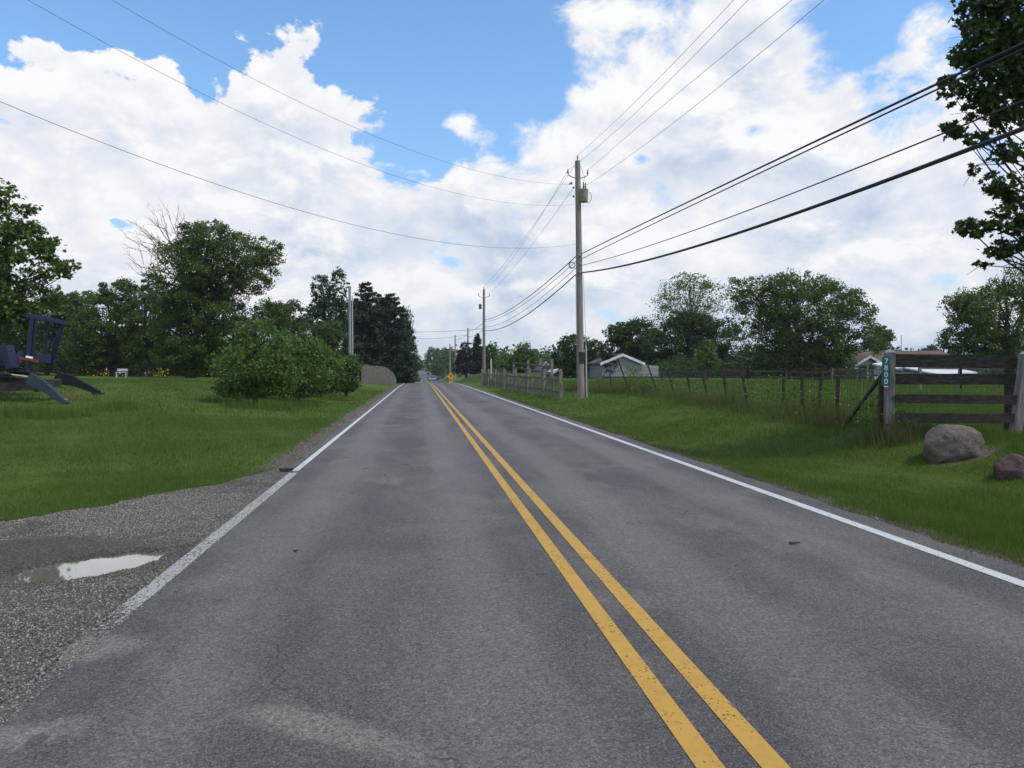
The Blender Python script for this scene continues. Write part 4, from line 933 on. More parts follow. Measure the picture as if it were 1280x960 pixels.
# wire fence with leaning steel posts
pb = [(1045, 15.0, 1047, 474), (1022, 15.9, 1026, 478), (1004, 16.9, 1002, 464), (978, 18.6, 979, 472), (937, 20.6, 924, 446), (911, 22.8, 903, 462), (888, 25.2, 878, 470), (866, 27, 858, 466), (845, 29.0, 834, 462), (824, 31, 808, 452), (789, 33, 772, 449), (765, 36, 762, 470)]
start = at(1116, 462, 12.6)
root = fence_root('wire_fence', 'rusty woven wire fence on leaning steel posts beside the right verge', start)
base = []; tops = []
for k, (px, d, tx, ty) in enumerate(pb):
    p = at(px, 462, d); z = gz(p[0], p[1]); q = at(tx, ty, d); q[2] = max(q[2], z+.9)
    base.append(np.array([p[0], p[1], z])); tops.append(q)
    b = MB(); b.beam(np.array([p[0], p[1], z-.2]), q, .055, .045); b.beam(np.array([p[0]+.01, p[1]-.03, z-.2]), q+[.01, -.03, 0], .012, .05); b.build('post', M['rust'], root)
c0 = at(1112, 462, 12.5); base.insert(0, np.array([c0[0], c0[1], gz(c0[0], c0[1])])); tops.insert(0, base[0]+[0, 0, 1.35])
b = MB(); br0 = at(1056, 462, 14.4); b.beam((br0[0], br0[1], gz(br0[0], br0[1])), at(1108, 462, 12.7), .05, .05); b.build('brace', M['rust'], root)
b = MB()
for i in range(len(base)-1):
    p0, p1 = base[i], base[i+1]; u0, u1 = (tops[i]-p0), (tops[i+1]-p1); L = np.linalg.norm(p1-p0); lv = 9
    u0 = u0/u0[2]*1.15; u1 = u1/u1[2]*1.15
    for k in range(lv):
        f = .05+.95*k/(lv-1); sag = .03*rng.normal()
        b.tube([p0+u0*f, (p0+p1)/2+(u0+u1)/2*f+[0, 0, -.02+sag], p1+u1*f], 0.0042 if k < lv-1 else .0055, 3, caps=False)
    for k in range(int(L/.16)):
        f = k*.16/L; e = p0*(1-f)+p1*f; u = u0*(1-f)+u1*f; b.tube([e+u*.05, e+u*.5+rng.normal(0, .006, 3), e+u], .0034, 3, caps=False)
b.build('wire_mesh', M['wiremesh'], root)

# grey picket and rail fence beyond the near pole
GPK = None
p0 = at(702, 462, 35.5); p1 = at(603, 462, 74)
root = fence_root('picket_fence', 'long tumbledown grey picket fence between the near and second utility poles', p0)
dv = p1-p0; L = np.linalg.norm(dv[:2]); b = MB(); rails = MB(); s = 0; ang = math.atan2(dv[1], dv[0])
while s < L:
    f = s/L; p = p0+dv*f; z = gz(p[0], p[1]); h = (1.02+.25*f)*(1+.16*rng.normal()); near = f < .12
    gap = .62 if f < .16 else (.40 if f < .5 else .42)
    if rng.random() > .10:
        tl = rng.normal(0, .05); MB().beam((p[0], p[1], z-.05), (p[0]+tl*.9, p[1]+tl*1.6, z+h), .065, .03, (ang, 1, 0)).build('picket', M['greywoodv'], root)
    s += gap*rng.uniform(.7, 1.3)
for zf in (.35, .95):
    for k in range(14):
        q0 = p0+dv*(k/14); q1 = p0+dv*((k+1.03)/14); q0[2] = gz(q0[0], q0[1])+zf*(1+.2*k/14)+rng.normal(0, .03); q1[2] = gz(q1[0], q1[1])+zf*(1+.2*k/14)+rng.normal(0, .03)
        rails.beam(q0+[.04, .03, 0], q1+[.04, .03, 0], .04, .1)
rails.build('rails', M['oldwood'], root)
for f in (0, .12, .26, .4, .55, .7, .85, 1):
    p = p0+dv*f; z = gz(p[0], p[1]); k = MB(); hh = 1.5+.2*f
    k.beam((p[0], p[1], z-.1), (p[0]+rng.normal(0, .05), p[1], z+hh), .15, .15); k.build('post', M['oldwoodv'], root)
# wooden frame behind it
p = at(642, 462, 60); q = at(672, 462, 58)
root = fence_root('rail_fence', 'grey split-rail frame standing higher behind the picket fence', p)
b = MB()
for zf in (1.1, 1.5):
    u = p.copy(); v = at(690, 462, 50); u[2] = gz(u[0], u[1])+zf+.2; v[2] = gz(v[0], v[1])+zf-.35; b.beam(u, v, .08, .12)
b.build('rails', M['oldwood'], root)
for x, d in ((642, 60), (660, 56), (675, 53), (690, 50)):
    u = at(x, 462, d); z = gz(u[0], u[1]); MB().beam((u[0], u[1], z-.1), (u[0], u[1], z+1.75), .16, .16).build('post', M['oldwoodv'], root)
# white marker stake near second pole
p = at(614, 462, 78); z = gz(p[0], p[1]); o_ = MB().beam((p[0], p[1], z), (p[0], p[1], at(614, 448.5, 78)[2]), .16, .16).build('marker_post', M['pvc'], None, origin=(p[0], p[1], z)); tag(o_, 'short pale post right of the second utility pole base', 'post')

# board gate panel by the boulders
D = 12.5
def g3(px, py, d=D): return at(px, py, d)
pa = g3(1112, 462); pbp = g3(1276, 462, 12.3)
root = empty('board_fence', (pa[0], pa[1], gz(pa[0], pa[1])), 'weathered four-board wooden fence panel behind the boulders', 'fence')
b = MB(); z0 = gz(pa[0], pa[1])
rz = math.atan2(pbp[1]-pa[1], pbp[0]-pa[0])
zt = g3(1112, 441)[2]; zb = g3(1112, 530)[2]
b.box((pa[0], pa[1], (zt+zb)/2), (.15, .13, zt-zb), rz); b.box((pa[0]-.01, pa[1]+.03, (zb+z0)/2-.1), (.10, .10, zb-z0+.25), rz)
gp = b.build('gate_post', M['oldwoodv'], root, bevel=.008)
MB().lathe((pa[0], pa[1], zt), [(.085, 0), (.085, .015), (.05, .045), (.01, .055)], 12).build('post_cap', M['pvc'], gp, smooth=True)
MB().beam((pa[0]-.09, pa[1]+.10, z0-.1), (pa[0]-.09, pa[1]+.10, g3(1112, 470)[2]), .06, .06).build('post', M['rust'], root)
for tx, bx, d in ((1274.5, 1269, 12.2),):
    u = g3(bx, 462, d); k = MB(); k.beam((u[0], u[1], gz(u[0], u[1])-.1), g3(tx+8, 443, d), .15, .14); r_ = k.build('gate_post', M['oldwoodv'], root, bevel=.008)
    w_ = g3(tx+8, 443, d); MB().lathe(tuple(w_), [(.095, 0), (.095, .015), (.05, .045), (.01, .055)], 12).build('post_cap', M['pvc'], r_, smooth=True)
u = g3(1262, 462, 12.6); MB().beam((u[0], u[1], gz(u[0], u[1])-.1), g3(1262, 448, 12.6), .11, .10).build('post', M['darkwood'], root)
for (y0, y1, ya, yb_, d) in ((442.5, 459, 443, 462, 12.62), (467, 480.5, 467, 481, 12.62), (492.6, 504, 494, 505, 12.4), (516.5, 528.5, 517, 529, 12.4)):
    A = g3(1119, (y0+y1)/2, d); B = g3(1271, (ya+yb_)/2, d-.2); h = (y1-y0)/F*d
    k = MB(); k.beam(A, B, .03, h, (0, 0, 1)); k.build('board', M['darkwood'], root, bevel=.004)
b = MB()
for k in range(9):
    A = g3(1114, 474+k*8.2, 12.75); B = g3(1268, 475+k*8.2, 12.55); b.tube([A, B], .0022, 3, caps=False)
for k in range(22):
    A = g3(1116+k*7, 473, 12.72); B = g3(1116+k*7, 541, 12.72); b.tube([A, B], .0018, 3, caps=False)
b.build('wire_mesh', M['wiremesh'], root)

# house-number sign: digits stacked on a green plate fixed to the post
c = g3(1107.5, 463.8, 12.28)
root = empty('address_sign', tuple(c), 'vertical green house-number plate reading 7800 on the fence post', 'sign')
pw, ph = .135, .50
MB().box(c, (pw, .006, ph), rz).build('plate', M['green'], root)
SEG = {'7': [[(0, 1), (1, 1), (.35, 0)]],
       '8': [[(.5, .53), (.1, .66), (.1, .88), (.5, 1), (.9, .88), (.9, .66), (.5, .53), (.0, .34), (.04, .1), (.5, 0), (.96, .1), (1, .34), (.5, .53)]],
       '0': [[(.5, 1), (.1, .86), (0, .5), (.1, .14), (.5, 0), (.9, .14), (1, .5), (.9, .86), (.5, 1)]]}
rr_ = np.array([math.cos(rz), math.sin(rz), 0]); nn_ = np.array([math.sin(rz), -math.cos(rz), 0])
for i, ch in enumerate('7800'):
    k = MB(); oz = c+[0, 0, ph/2-.035-i*.118-.078]
    for poly in SEG[ch]:
        for (x0, y0), (x1, y1) in zip(poly, poly[1:]):
            A = oz+rr_*(x0-.5)*.046+[0, 0, y0*.078]+nn_*.005; B = oz+rr_*(x1-.5)*.046+[0, 0, y1*.078]+nn_*.005
            e = (B-A)/np.linalg.norm(B-A)*.004; k.beam(A-e, B+e, .015, .003, nn_)
    k.build('digit', M['signwhite'], root)
b = MB(); b.box(c+[0, 0, -ph/2-.016]+nn_*.001, (.07, .005, .016), rz); b.build('bracket_tab', M['signwhite'], root)

# paddock fences farther back
def railfence(label, pts, h, rails_z, mat, postmat, step, name='paddock_fence', pw=.12):
    root = fence_root(name, label, at(pts[0][0], 462, pts[0][1])); b = MB()
    for (x0, d0), (x1, d1) in zip(pts, pts[1:]):
        u = at(x0, 462, d0); v = at(x1, 462, d1); L = np.linalg.norm((v-u)[:2]); n_ = max(2, int(L/step)+1)
        g = [u+(v-u)*k/(n_-1) for k in range(n_)]
        for k in range(n_):
            z = gz(g[k][0], g[k][1]); MB().beam((g[k][0], g[k][1], z-.1), (g[k][0]+rng.normal(0, .03), g[k][1], z+h), pw, pw).build('post', M[postmat], root)
            if k < n_-1:
                for zr in rails_z:
                    q0 = g[k].copy(); q1 = g[k+1].copy(); q0[2] = z+zr; q1[2] = gz(q1[0], q1[1])+zr+rng.normal(0, .02); b.beam(q0, q1, .04, .09)
    b.build('rails', M[mat], root); return root
railfence('dark plank fence across the back of the paddock under the trees', [(828, 56), (935, 55), (1075, 56)], .95, (.35, .8), 'darkwood', 'darkwood', 3)
railfence('grey rail fence seen through and above the board fence panel', [(1150, 34), (1200, 35), (1300, 34)], 1.55, (.8, 1.15, 1.45), 'oldwood', 'oldwoodv', 2.2)
railfence('low dark rail fence in front of the brown-roofed house', [(1040, 60), (1110, 58), (1180, 60)], 1.1, (.5, 1.0), 'oldwood', 'oldwoodv', 3)

# ------------------------------------------------------------------ boulders
def boulder(name, label, px, py, d, hw_, hh_, mat, seed, flat=.75):
    rs = np.random.default_rng(seed)
    import bmesh
    bm = bmesh.new(); bmesh.ops.create_icosphere(bm, subdivisions=5, radius=1)
    c = at(px, py, d); z = gz(c[0], c[1]); w = hw_*d/F; h = hh_*d/F
    planes = [(lambda v: v/np.linalg.norm(v))(rs.normal(0, 1, 3)+[0, -.2, .25]) for _ in range(9)]; offs = rs.uniform(.74, .95, 9)
    from mathutils import noise as mn, Vector
    for v in bm.verts:
        p = np.array(v.co)
        for pn, of in zip(planes, offs):
            dd = p@pn-of
            if dd > 0: p = p-pn*dd*.8
        nz_ = mn.fractal(Vector(p*1.6+seed), 1, 2, 6)*.10+mn.fractal(Vector(p*8+seed), 1, 2, 4)*.022
        p = p*(1+nz_)
        v.co = (p[0]*w*1.04, p[1]*w*.8, p[2]*h*1.05)
    me = bpy.data.meshes.new(name); bm.to_mesh(me); bm.free()
    for q in me.polygons: q.use_smooth = True
    o = link(name, me, M[mat], None, (c[0], c[1], c[2])); return tag(o, label, 'boulder', 'boulders at the foot of the board fence')
boulder('boulder', 'large tan granite boulder in front of the board fence', 1191, 560, 11.0, 36, 31, 'rock', 3)
boulder('boulder', 'smaller reddish boulder at the right edge of the verge', 1270, 588, 9.7, 25, 22, 'rock2', 8)

# ------------------------------------------------------------------ buildings
def gable(name, label, px, d, wpx, eave, ridge, length, wallmat, roofmat, rz=0, over=.3, cat='building', front_gable=True, base=None):
    """gable end facing along local -y; px = centre of the gable"""
    c = at(px, 462, d); z = gz(c[0], c[1])-.1 if base is None else at(px, base, d)[2]
    w = wpx/F*d/2; ze = at(px, eave, d)[2]-z; zr = at(px, ridge, d)[2]-z
    root = empty(name, (c[0], c[1], z), label, cat); ca, sa = math.cos(rz), math.sin(rz)
    T = lambda v: (c[0]+v[0]*ca-v[1]*sa, c[1]+v[0]*sa+v[1]*ca, z+v[2])
    b = MB(); b.prism([(-w, 0), (w, 0), (w, ze), (0, zr), (-w, ze)], 0, length, T); b.build('wall', M[wallmat], root)
    for s in (-1, 1):
        sl = (zr-ze)/w; k = MB(); k.prism([(0, zr+.02), (s*(w+over), ze-sl*over+.02), (s*(w+over), ze-sl*over+.14), (0, zr+.14)], -over, length+over, T); k.build('roof', M[roofmat], root)
        k = MB(); k.prism([(0, zr-.10), (s*(w+over), ze-sl*over-.10), (s*(w+over), ze-sl*over+.15), (0, zr+.15)], -over-.04, -over-.002, T); k.build('bargeboard', M['white'], root)
    return root, T, w, ze, zr
# grey gabled garage
root, T, w, ze, zr = gable('garage', 'grey-sided gabled garage with white roof edge behind the wire fence', 777, 66, 52, 454, 444, 7, 'offwhite', 'roofgrey', cat='garage', rz=.12)
b = MB(); b.prism([(w, 0), (w+2.0, 0), (w+2.0, ze-.25), (w, ze-.1)], .4, 6, T); b.build('lean_to', M['offwhite'], root)
b = MB(); b.prism([(-w-.02, 0), (w+2.03, 0), (w+2.03, .28), (-w-.02, .28)], -.03, -.005, T); b.build('plinth', M['dark_plinth'], root)
# low white shed roofs by the picket fence
root, T, w, ze, zr = gable('shed', 'low white-roofed shed glimpsed left of the near utility pole', 698, 74, 14, 466, 462.5, 4, 'offwhite', 'white', cat='shed')
root, T, w, ze, zr = gable('shed', 'tiny pale gabled shed roof above the picket fence', 682, 96, 14, 461, 453, 4, 'offwhite', 'roofgrey', cat='shed')
# grey roofed sheds under the spreading tree
root, T, w, ze, zr = gable('barn', 'low grey-roofed barn under the broad spreading tree', 955, 84, 66, 468, 453, 10, 'darkwood', 'roofgrey', cat='barn')
root, T, w, ze, zr = gable('barn', 'dark open-fronted stable beside the brown-roofed house', 1049, 78, 36, 461, 457, 6, 'darkwood', 'roofgrey', cat='stable')
for s in (-.5, .1, .7): MB().prism([(s*w, .0), (s*w+.9, 0), (s*w+.9, ze-.3), (s*w, ze-.3)], -.03, -.004, T).build('doorway', M['black'], root)  # black sheets on the closed wall, painting the shaded inside of open doorways
# brown-roofed house
hc = at(1128, 462, 84); hz = gz(hc[0], hc[1])-.1
root = empty('house', (hc[0], hc[1], hz), 'white house with a brown roof and a small front gable beyond the paddock', 'house')
k = 84/F; x0 = hc[0]-60*k; x1 = hc[0]+62*k; ze = at(1128, 456, 84)[2]; zr = at(1128, 439.5, 84)[2]; y0 = hc[1]-3; y1 = hc[1]+6
MB().hexa([(x0, y0, hz), (x1, y0, hz), (x1, y1, hz), (x0, y1, hz), (x0, y0, ze), (x1, y0, ze), (x1, y1, ze), (x0, y1, ze)]).build('wall', M['white'], root)
ym = (y0+y1)/2; b = MB(); 
for (ya, yb_) in ((y0-.5, ym), (y1+.5, ym)):
    b.add([(x0-.5, ya, ze-.1), (x1+.5, ya, ze-.1), (x1+.2, yb_, zr), (x0-.2, yb_, zr), (x0-.5, ya, ze+.06), (x1+.5, ya, ze+.06), (x1+.2, yb_, zr+.16), (x0-.2, yb_, zr+.16)], [(0, 1, 2, 3), (7, 6, 5, 4), (0, 1, 5, 4), (1, 2, 6, 5), (2, 3, 7, 6), (3, 0, 4, 7)])
b.build('roof', M['roofbrown'], root)
for s in (x0, x1): MB().prism([(y0, ze), (y1, ze), (ym, zr)], s-.05, s+.05, lambda v: (v[1], v[0], v[2])).build('gable', M['white'], root)
gx0 = at(1069, 462, 79)[0]; gx1 = at(1101, 462, 79)[0]; gm = (gx0+gx1)/2; ge = at(1085, 456.5, 79)[2]; gr_ = at(1085, 447, 79)[2]; gy = at(1085, 462, 79)[1]
b = MB(); b.prism([(gx0, ge), (gx1, ge), (gm, gr_)], gy, gy+5); b.build('porch_gable', M['offwhite'], root)
for s in (-1, 1):
    e = gm+s*((gx1-gx0)/2+.4); b = MB(); b.prism([(gm, gr_+.05), (e, ge-.1), (e, ge+.1), (gm, gr_+.25)], gy-.4, gy+6); b.build('porch_roof', M['roofbrown'], root)
    b = MB(); b.prism([(gm, gr_-.04), (e, ge-.18), (e, ge+.08), (gm, gr_+.22)], gy-.46, gy-.403); b.build('bargeboard', M['white'], root)
for xx in (gx0+.2, gm, gx1-.2): MB().box((xx, gy+.1, (hz+ge)/2), (.14, .14, ge-hz)).build('porch_post', M['white'], root)
for f in (.12, .2, .46, .55, .66, .8, .9):
    xx = x0+(x1-x0)*f; wn = MB(); wn.box((xx, y0-.02, (hz+ze)/2+.1), (1.1, .05, 1.1)); wr = wn.build('window', M['window'], root)
    fr = MB(); 
    for dx in (-.6, .6): fr.box((xx+dx, y0-.04, (hz+ze)/2+.1), (.1, .08, 1.3))
    fr.box((xx, y0-.04, (hz+ze)/2+.72), (1.3, .08, .1)); fr.box((xx, y0-.04, (hz+ze)/2-.52), (1.3, .08, .1)); fr.build('frame', M['white'], wr)
MB().tube([(at(1126, 462, 84)[0], hc[1], zr-.5), (at(1126, 462, 84)[0], hc[1], at(1126, 419, 84)[2])], .04, 5).build('antenna', M['galv'], root)
# low white sheds with sloping roofs seen through the gate
def leanshed(label, xa, ya, xb, yb_, base_py, d):
    A = at(xa, ya, d); B = at(xb, yb_, d); z = at(xa, base_py, d)[2]; root = empty('shed', (A[0], A[1], z), label, 'shed', 'low white shelters behind the board fence')
    b = MB(); b.prism([(A[0], z), (B[0], z), (B[0], B[2]-.15), (A[0], A[2]-.15)], A[1]+.3, A[1]+3.0); b.build('wall', M['offwhite'], root)
    b = MB(); b.hexa([(A[0]-.2, A[1], A[2]-.1), (B[0]+.2, A[1], B[2]-.1), (B[0]+.2, A[1]+3.4, B[2]+.35), (A[0]-.2, A[1]+3.4, A[2]+.35), (A[0]-.2, A[1], A[2]), (B[0]+.2, A[1], B[2]), (B[0]+.2, A[1]+3.4, B[2]+.45), (A[0]-.2, A[1]+3.4, A[2]+.45)]); b.build('roof', M['white'], root)
leanshed('white sloping-roofed shelter nearest the address post, seen through the board fence', 1132, 462, 1158, 456, 471, 50)
leanshed('middle white sloping shelter seen between the boards', 1160, 463, 1192, 457, 472, 47)
leanshed('lowest white shelter seen between the boards on the right', 1180, 468, 1222, 465, 473, 45)

# ------------------------------------------------------------------ blue farm implement on the left lawn
D = 26.0
class MB3(MB):
    def beam(s, p, q, w, h, upv=(0, 0, 1), w2=None, h2=None): return MB.beam(s, p, q, w*1.3, h*1.35, upv, w2*1.3 if w2 else None, h2*1.35 if h2 else None)
ic = at(10, 462, D); iz = gz(ic[0], ic[1])
root = empty('farm_implement', (ic[0], ic[1], iz), 'blue tractor-mounted implement with an upright frame and two outstretched arms on the lawn', 'farm implement')
g = lambda x, y, dd=0: at(x, y, D+dd)
fr = MB3()
fr.beam(g(41, 396, -.5), g(34, 462, -.5), .11, .10); fr.beam(g(78, 402, .4), g(63, 458, .4), .11, .10); fr.beam(g(70, 402, .3), g(60, 440, .3), .04, .04); fr.beam(g(46, 400, -.45), g(42, 445, -.45), .04, .04); fr.beam(g(60, 400, .1), g(56, 455, .1), .06, .06)
fr.build('upright', M['blue'], root, bevel=.01)
MB3().beam(g(33, 394, -.55), g(82, 404, .45), .12, .12).build('crossbar', M['blue'], root, bevel=.01)
MB3().beam(g(62, 455, .4), g(58, 468, .4), .10, .10).build('leg', M['black'], root)
b = MB3(); b.beam(g(23, 443, -.6), g(62, 450, .3), .2, .22); b.build('seat_panel', M['blue'], root, bevel=.015)
b = MB3(); b.beam(g(24, 447.5, -.78), g(48, 451.5, -.38), .03, .07); b.build('stripe', M['red'], root)
b = MB3(); b.beam(g(32, 445.7, -.78), g(41, 447.3, -.6), .012, .055); b.build('decal', M['signwhite'], root)
b = MB3(); b.beam(g(-60, 486, -.3), g(50, 482, -.1), .18, .24); b.beam(g(-60, 470, .4), g(75, 480, .6), .14, .18); b.beam(g(45, 487, -.3), g(75, 476, .9), .12, .14); b.build('chassis_beam', M['darkwood'], root)
b = MB3(); b.beam(g(36, 472, -.7), g(57, 484, -.7), .10, .30, w2=.13, h2=.26); b.beam(g(57, 484, -.7), g(84, 505, -.8), .13, .24, w2=.11, h2=.12); b.build('arm', M['bluegrey'], root, bevel=.01)
b = MB3(); b.beam(g(70, 472, 1.0), g(92, 476, 1.0), .13, .34, w2=.13, h2=.3); b.beam(g(92, 476, 1.0), g(124, 491, .9), .12, .25, w2=.10, h2=.12); b.build('arm', M['tyre'], root, bevel=.01)
b = MB3(); b.box(g(86, 507, -.8), (.35, .3, .06)); b.build('foot_pad', M['black'], root)
b = MB3(); b.box(g(123, 492, .9), (.35, .3, .06)); b.build('foot_pad', M['black'], root)
MB3().box(g(82.5, 499, -.89), (.11, .02, .04)).build('reflector', M['orange'], root)
for a_, b_, dd in (((12, 468), (36, 471.5), -.7), ((42, 466.5), (72, 468.5), .9), ((54, 477), (72, 475), .9)):
    MB3().tube([g(*a_, dd), g(*b_, dd)], .035, 8).build('piston_rod', M['chrome'], root, smooth=True)
for a_, b_, dd in (((-30, 465), (14, 468.5), -.7), ((10, 464), (44, 466.7), .9)):
    MB3().tube([g(*a_, dd), g(*b_, dd)], .07, 10).build('cylinder_barrel', M['tyre'], root, smooth=True)
b = MB3(); b.beam(g(8, 432, -.2), g(16, 462, -.2), .3, .2); b.beam(g(-20, 455, 0), g(20, 450, 0), .5, .3); b.beam(g(-70, 440, 1.5), g(-6, 432, 1.5), .9, .5); b.build('engine_cover', M['blue'], root, bevel=.03)
b = MB3(); 
for k in range(1): pass
for k in range(16): p = g(12+rng.uniform(-12, 40), 455+rng.uniform(-4, 10), rng.uniform(-.4, .4)); MB3().tube([p, p+rng.normal(0, .15, 3), p+rng.normal(0, .22, 3), p+rng.normal(0, .3, 3)], .014, 6).build('hydraulic_hose', M['tyre'], root, smooth=True)
b.build('hydraulic_hose', M['tyre'], root) if False else None
b = MB3(); b.tube([g(-50, 470, -.9), g(-50, 470, -.55)], .62, 28); wh = b.build('wheel', M['tyre'], root, bevel=.03)
b = MB3(); b.tube([g(-50, 470, -.92), g(-50, 470, -.5)], .3, 20); b.build('rim', M['galv'], wh)

# white garden objects at the back of the left lawn
p = at(152, 462, 58); z = gz(p[0], p[1]); rb = empty('garden_bench', (p[0], p[1], z), 'small white bench among yellow flowers at the back of the lawn', 'bench')
MB().box((p[0], p[1], z+.42), (.8, .4, .05)).build('seat', M['white'], rb); MB().box((p[0], p[1]+.2, z+.62), (.8, .05, .2)).build('backrest', M['white'], rb)
for dx in (-.35, .35): MB().box((p[0]+dx, p[1], z+.2), (.05, .35, .42)).build('leg', M['white'], rb)
# litter and dead branch bits
def bit(name, label, cat, x, y, mat, L, w, r):
    b = MB(); z = float(roadz(y))+.006 if -2.3 < x < 4.8 else gz(x, y)+.02; b.beam((x, y, z+w*.3), (x+L*math.cos(r), y+L*math.sin(r), z+w*.3), w, w*.5, w2=w*.4, h2=w*.3); tag(b.build(name, M[mat], None, origin=(x, y, z)), label, cat)
bit('bark_scrap', 'dark torn scrap lying across the left edge line', 'debris', -2.16, 11.42, 'tar', .20, .10, .5)
bit('bark_scrap', 'smaller dark scrap of debris just outside the left edge line', 'debris', -2.34, 11.36, 'bark', .12, .07, -.3)
bit('leaf_scrap', 'tiny dark scrap in the left lane near the worn edge line', 'debris', -1.1, 6.4, 'tar', .05, .02, .8)
bit('leaf_scrap', 'small brown scrap lying in the right lane', 'debris', 3.35, 6.1, 'bark', .10, .03, .1)
# ------------------------------------------------------------------ sky and light
W = bpy.data.worlds.new('World'); S.world = W; W.use_nodes = True
W.node_tree.nodes.clear(); n = NT(W.node_tree)
SUN_EL, SUN_AZ = R(58), R(125)          # azimuth clockwise from +Y: behind and to the right
sky = n.new('ShaderNodeTexSky', sky_type='NISHITA'); sky.sun_disc = False
sky.sun_elevation = SUN_EL; sky.sun_rotation = SUN_AZ; sky.air_density = 1.0; sky.dust_density = .6; sky.ozone_density = 2.0
g = n.new('ShaderNodeTexCoord').outputs['Generated']
nv = n.new('ShaderNodeVectorMath', operation='NORMALIZE'); n.link(g, nv.inputs[0]); D = nv.outputs[0]
sp = n.new('ShaderNodeSeparateXYZ'); n.link(D, sp.inputs[0])
U = n.m('MULTIPLY', n.m('ARCTAN2', sp.outputs[0], sp.outputs[1]), 57.2958)
Vv = n.m('MULTIPLY', n.m('ARCSINE', sp.outputs[2]), 57.2958)
P = n.vscale(D, (1, 1, 1.5))
n1 = n.noise(P, 8.5, 12, .60, .25)
off = n.new('ShaderNodeVectorMath', operation='ADD'); n.link(P, off.inputs[0]); off.inputs[1].default_value = (.012, -.004, .032)
n1b = n.noise(off.outputs[0], 8.5, 12, .60, .25)
n2 = n.noise(n.vscale(D, (1, 1, 2.6)), 3.2, 6, .55, .4)
wrp = n.m('MULTIPLY', n.m('SUBTRACT', n.noise(P, 11, 3, .5), .5), 5.0)
top = [(-330, 120), (-200, 60), (-100, 90), (0, 105), (40, 92), (90, 92), (130, 92), (180, 97), (212, 66), (232, 64), (262, 98), (288, 90), (308, 62), (345, 50), (378, 56), (398, 85), (412, 122), (438, 130), (470, 172), (505, 205),
       (560, 200), (600, 190), (640, 172), (690, 182), (712, 150), (735, 110), (770, 70), (800, 55), (840, 20), (870, -20), (1030, -30), (1062, 60), (1090, 112), (1120, 130), (1160, 112), (1210, 80), (1300, 70), (1400, 90), (1700, 60)]
fc = n.new('ShaderNodeFloatCurve'); cv = fc.mapping.curves[0]
pts = sorted([(angles(a, b)) for a, b in top]); pts = [((u+70)/140, v/60) for u, v in pts]
cv.points[0].location = (0, .3); cv.points[1].location = (1, .35)
for a, b in pts:
    if 0 < a < 1: cv.points.new(a, b)
for p in cv.points: p.handle_type = 'VECTOR'
fc.mapping.update()
uw = n.m('ADD', U, wrp)
n.link(n.m('DIVIDE', n.m('ADD', uw, 70), 140), fc.inputs['Value'])
vt = n.m('MULTIPLY', fc.outputs[0], 60)
Fd = n.m('DIVIDE', n.m('SUBTRACT', vt, Vv), 3.2)
inview = n.m('SUBTRACT', 1.0, n.sm(n.m('ABSOLUTE', n.m('SUBTRACT', U, 7)), 50, 66))
Fd = n.m('MINIMUM', n.m('MAXIMUM', Fd, -1.5), 1.15)
# elsewhere in the sky: broken cloud
Fo = n.m('MULTIPLY', n.m('SUBTRACT', n2, .47), 5)
Fd = n.m('ADD', n.m('MULTIPLY', Fd, inview), n.m('MULTIPLY', Fo, n.m('SUBTRACT', 1.0, inview)))
def ell(px, py, rx, ry, amp, acc):
    u0, v0 = angles(px, py); ru = rx/F*57.3*.95; rv = ry/F*57.3*.9
    a = n.m('DIVIDE', n.m('SUBTRACT', U, u0), ru); b = n.m('DIVIDE', n.m('SUBTRACT', Vv, v0), rv)
    d = n.m('ADD', n.m('MULTIPLY', a, a), n.m('MULTIPLY', b, b))
    e = n.m('MULTIPLY', n.m('POWER', 2.718, n.m('MULTIPLY', d, -1.0)), amp)
    return n.m('ADD', acc, e)
for a in ((575, 148, 30, 24, 1.55), (60, 68, 34, 12, 1.35), (720, 40, 34, 34, 1.5), (770, 8, 60, 26, 1.5), (1165, 25, 40, 30, 1.3), (1118, 78, 26, 12, 1.1),
          (152, 282, 26, 14, -1.5), (943, 165, 34, 13, -1.7), (868, 168, 18, 12, -1.1), (800, 200, 18, 12, -1.5), (1060, 55, 45, 50, -1.2), (1185, 345, 30, 20, -.8),
          (640, 195, 24, 14, -1.0), (505, 190, 22, 12, -.9), (1240, 180, 30, 40, -1.1), (1010, 15, 50, 22, -1.2), (905, 110, 60, 60, .5), (550, 205, 12, 18, -1.6)):
    Fd = ell(*a, Fd)
Fn = n.m('ADD', Fd, n.m('MULTIPLY', n.m('SUBTRACT', n1, .5), 6.0))
soft = n.m('ADD', .13, n.m('MULTIPLY', n.sm(U, -12, 14), .45))
mask = n.sm(Fn, n.m('MULTIPLY', soft, -1.0), soft)
rel = n.m('MULTIPLY', n.m('SUBTRACT', n1, n1b), 4.5)  # self-shadow of the cloud billows, painted into their colour from offset noise
deep = n.sm(Fn, .1, 2.2)
low = n.m('SUBTRACT', 1.0, n.sm(Vv, 2, 24))
gr = n.m('ADD', n.m('MULTIPLY', n.sm(n2, .35, .64), n.m('ADD', .38, n.m('MULTIPLY', low, .75))), n.m('SUBTRACT', .06, rel))
gr = n.m('MULTIPLY', gr, n.m('ADD', .35, n.m('MULTIPLY', deep, .65)), clamp=True)
cc = n.mix(gr, (.98, .98, .985), (.52, .625, .80))
hz = n.m('SUBTRACT', 1.0, n.sm(Vv, -1, 9))
cc = n.mix(n.m('MULTIPLY', hz, .35), cc, (.62, .72, .84))
b1 = n.new('ShaderNodeBackground'); 
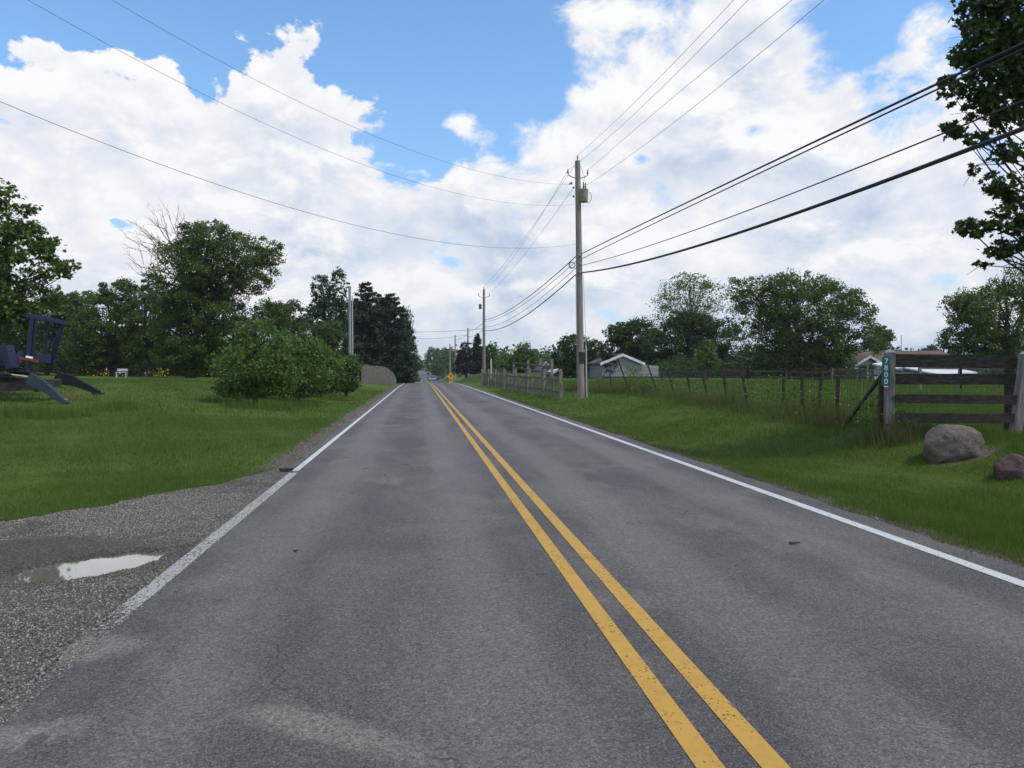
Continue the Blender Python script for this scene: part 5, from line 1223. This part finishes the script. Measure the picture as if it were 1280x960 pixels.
tint = n.new('ShaderNodeMix', data_type='RGBA', blend_type='MULTIPLY'); tint.inputs[0].default_value = 1
n.link(sky.outputs[0], tint.inputs[6]); tint.inputs[7].default_value = (1.16, 1.46, 1.60, 1)
n.link(n.mix(n.m('SUBTRACT', .6, n.m('MULTIPLY', n.sm(Vv, 2, 26), .6)), tint.outputs[2], (2.2, 3.6, 5.6)), b1.inputs[0]); b1.inputs[1].default_value = .145
b2 = n.new('ShaderNodeBackground'); n.link(cc, b2.inputs[0]); b2.inputs[1].default_value = 1.0
mx = n.new('ShaderNodeMixShader'); n.link(mask, mx.inputs[0]); n.link(b1.outputs[0], mx.inputs[1]); n.link(b2.outputs[0], mx.inputs[2])
ow = n.new('ShaderNodeOutputWorld'); n.link(mx.outputs[0], ow.inputs[0])
W.cycles.sampling_method = 'MANUAL'; W.cycles.sample_map_resolution = 1024
sl = bpy.data.lights.new('sun', 'SUN'); sl.energy = 2.4; sl.angle = R(6); sl.color = (1, .96, .9)
so = bpy.data.objects.new('sun', sl); COL.objects.link(so)
so.rotation_euler = (math.pi/2-SUN_EL, 0, -SUN_AZ+math.pi)
so.location = (0, 0, 60)
S.view_settings.view_transform = 'Standard'; S.view_settings.look = 'None'; S.view_settings.exposure = 0; S.view_settings.gamma = 1
S.cycles.max_bounces = 6; S.cycles.transparent_max_bounces = 8; S.cycles.use_denoising = True
S.cycles.volume_bounces = 0

# thin air that fades the far trees
b = MB(); b.box((0, 900, 22), (5600, 5600, 54)); hz_ = b.build('haze', None, None, origin=(0, 900, 0))
hm = bpy.data.materials.new('haze'); hm.use_nodes = True; hm.node_tree.nodes.clear(); hn = NT(hm.node_tree)
pv = hn.new('ShaderNodeVolumePrincipled'); pv.inputs['Color'].default_value = (.85, .92, 1, 1); pv.inputs['Density'].default_value = .0002; pv.inputs['Anisotropy'].default_value = .2
ho = hn.new('ShaderNodeOutputMaterial'); hn.link(pv.outputs[0], ho.inputs['Volume']); hz_.data.materials.append(hm)
tag(hz_, 'pale haze in the air fading the far trees', 'haze', kind='stuff')
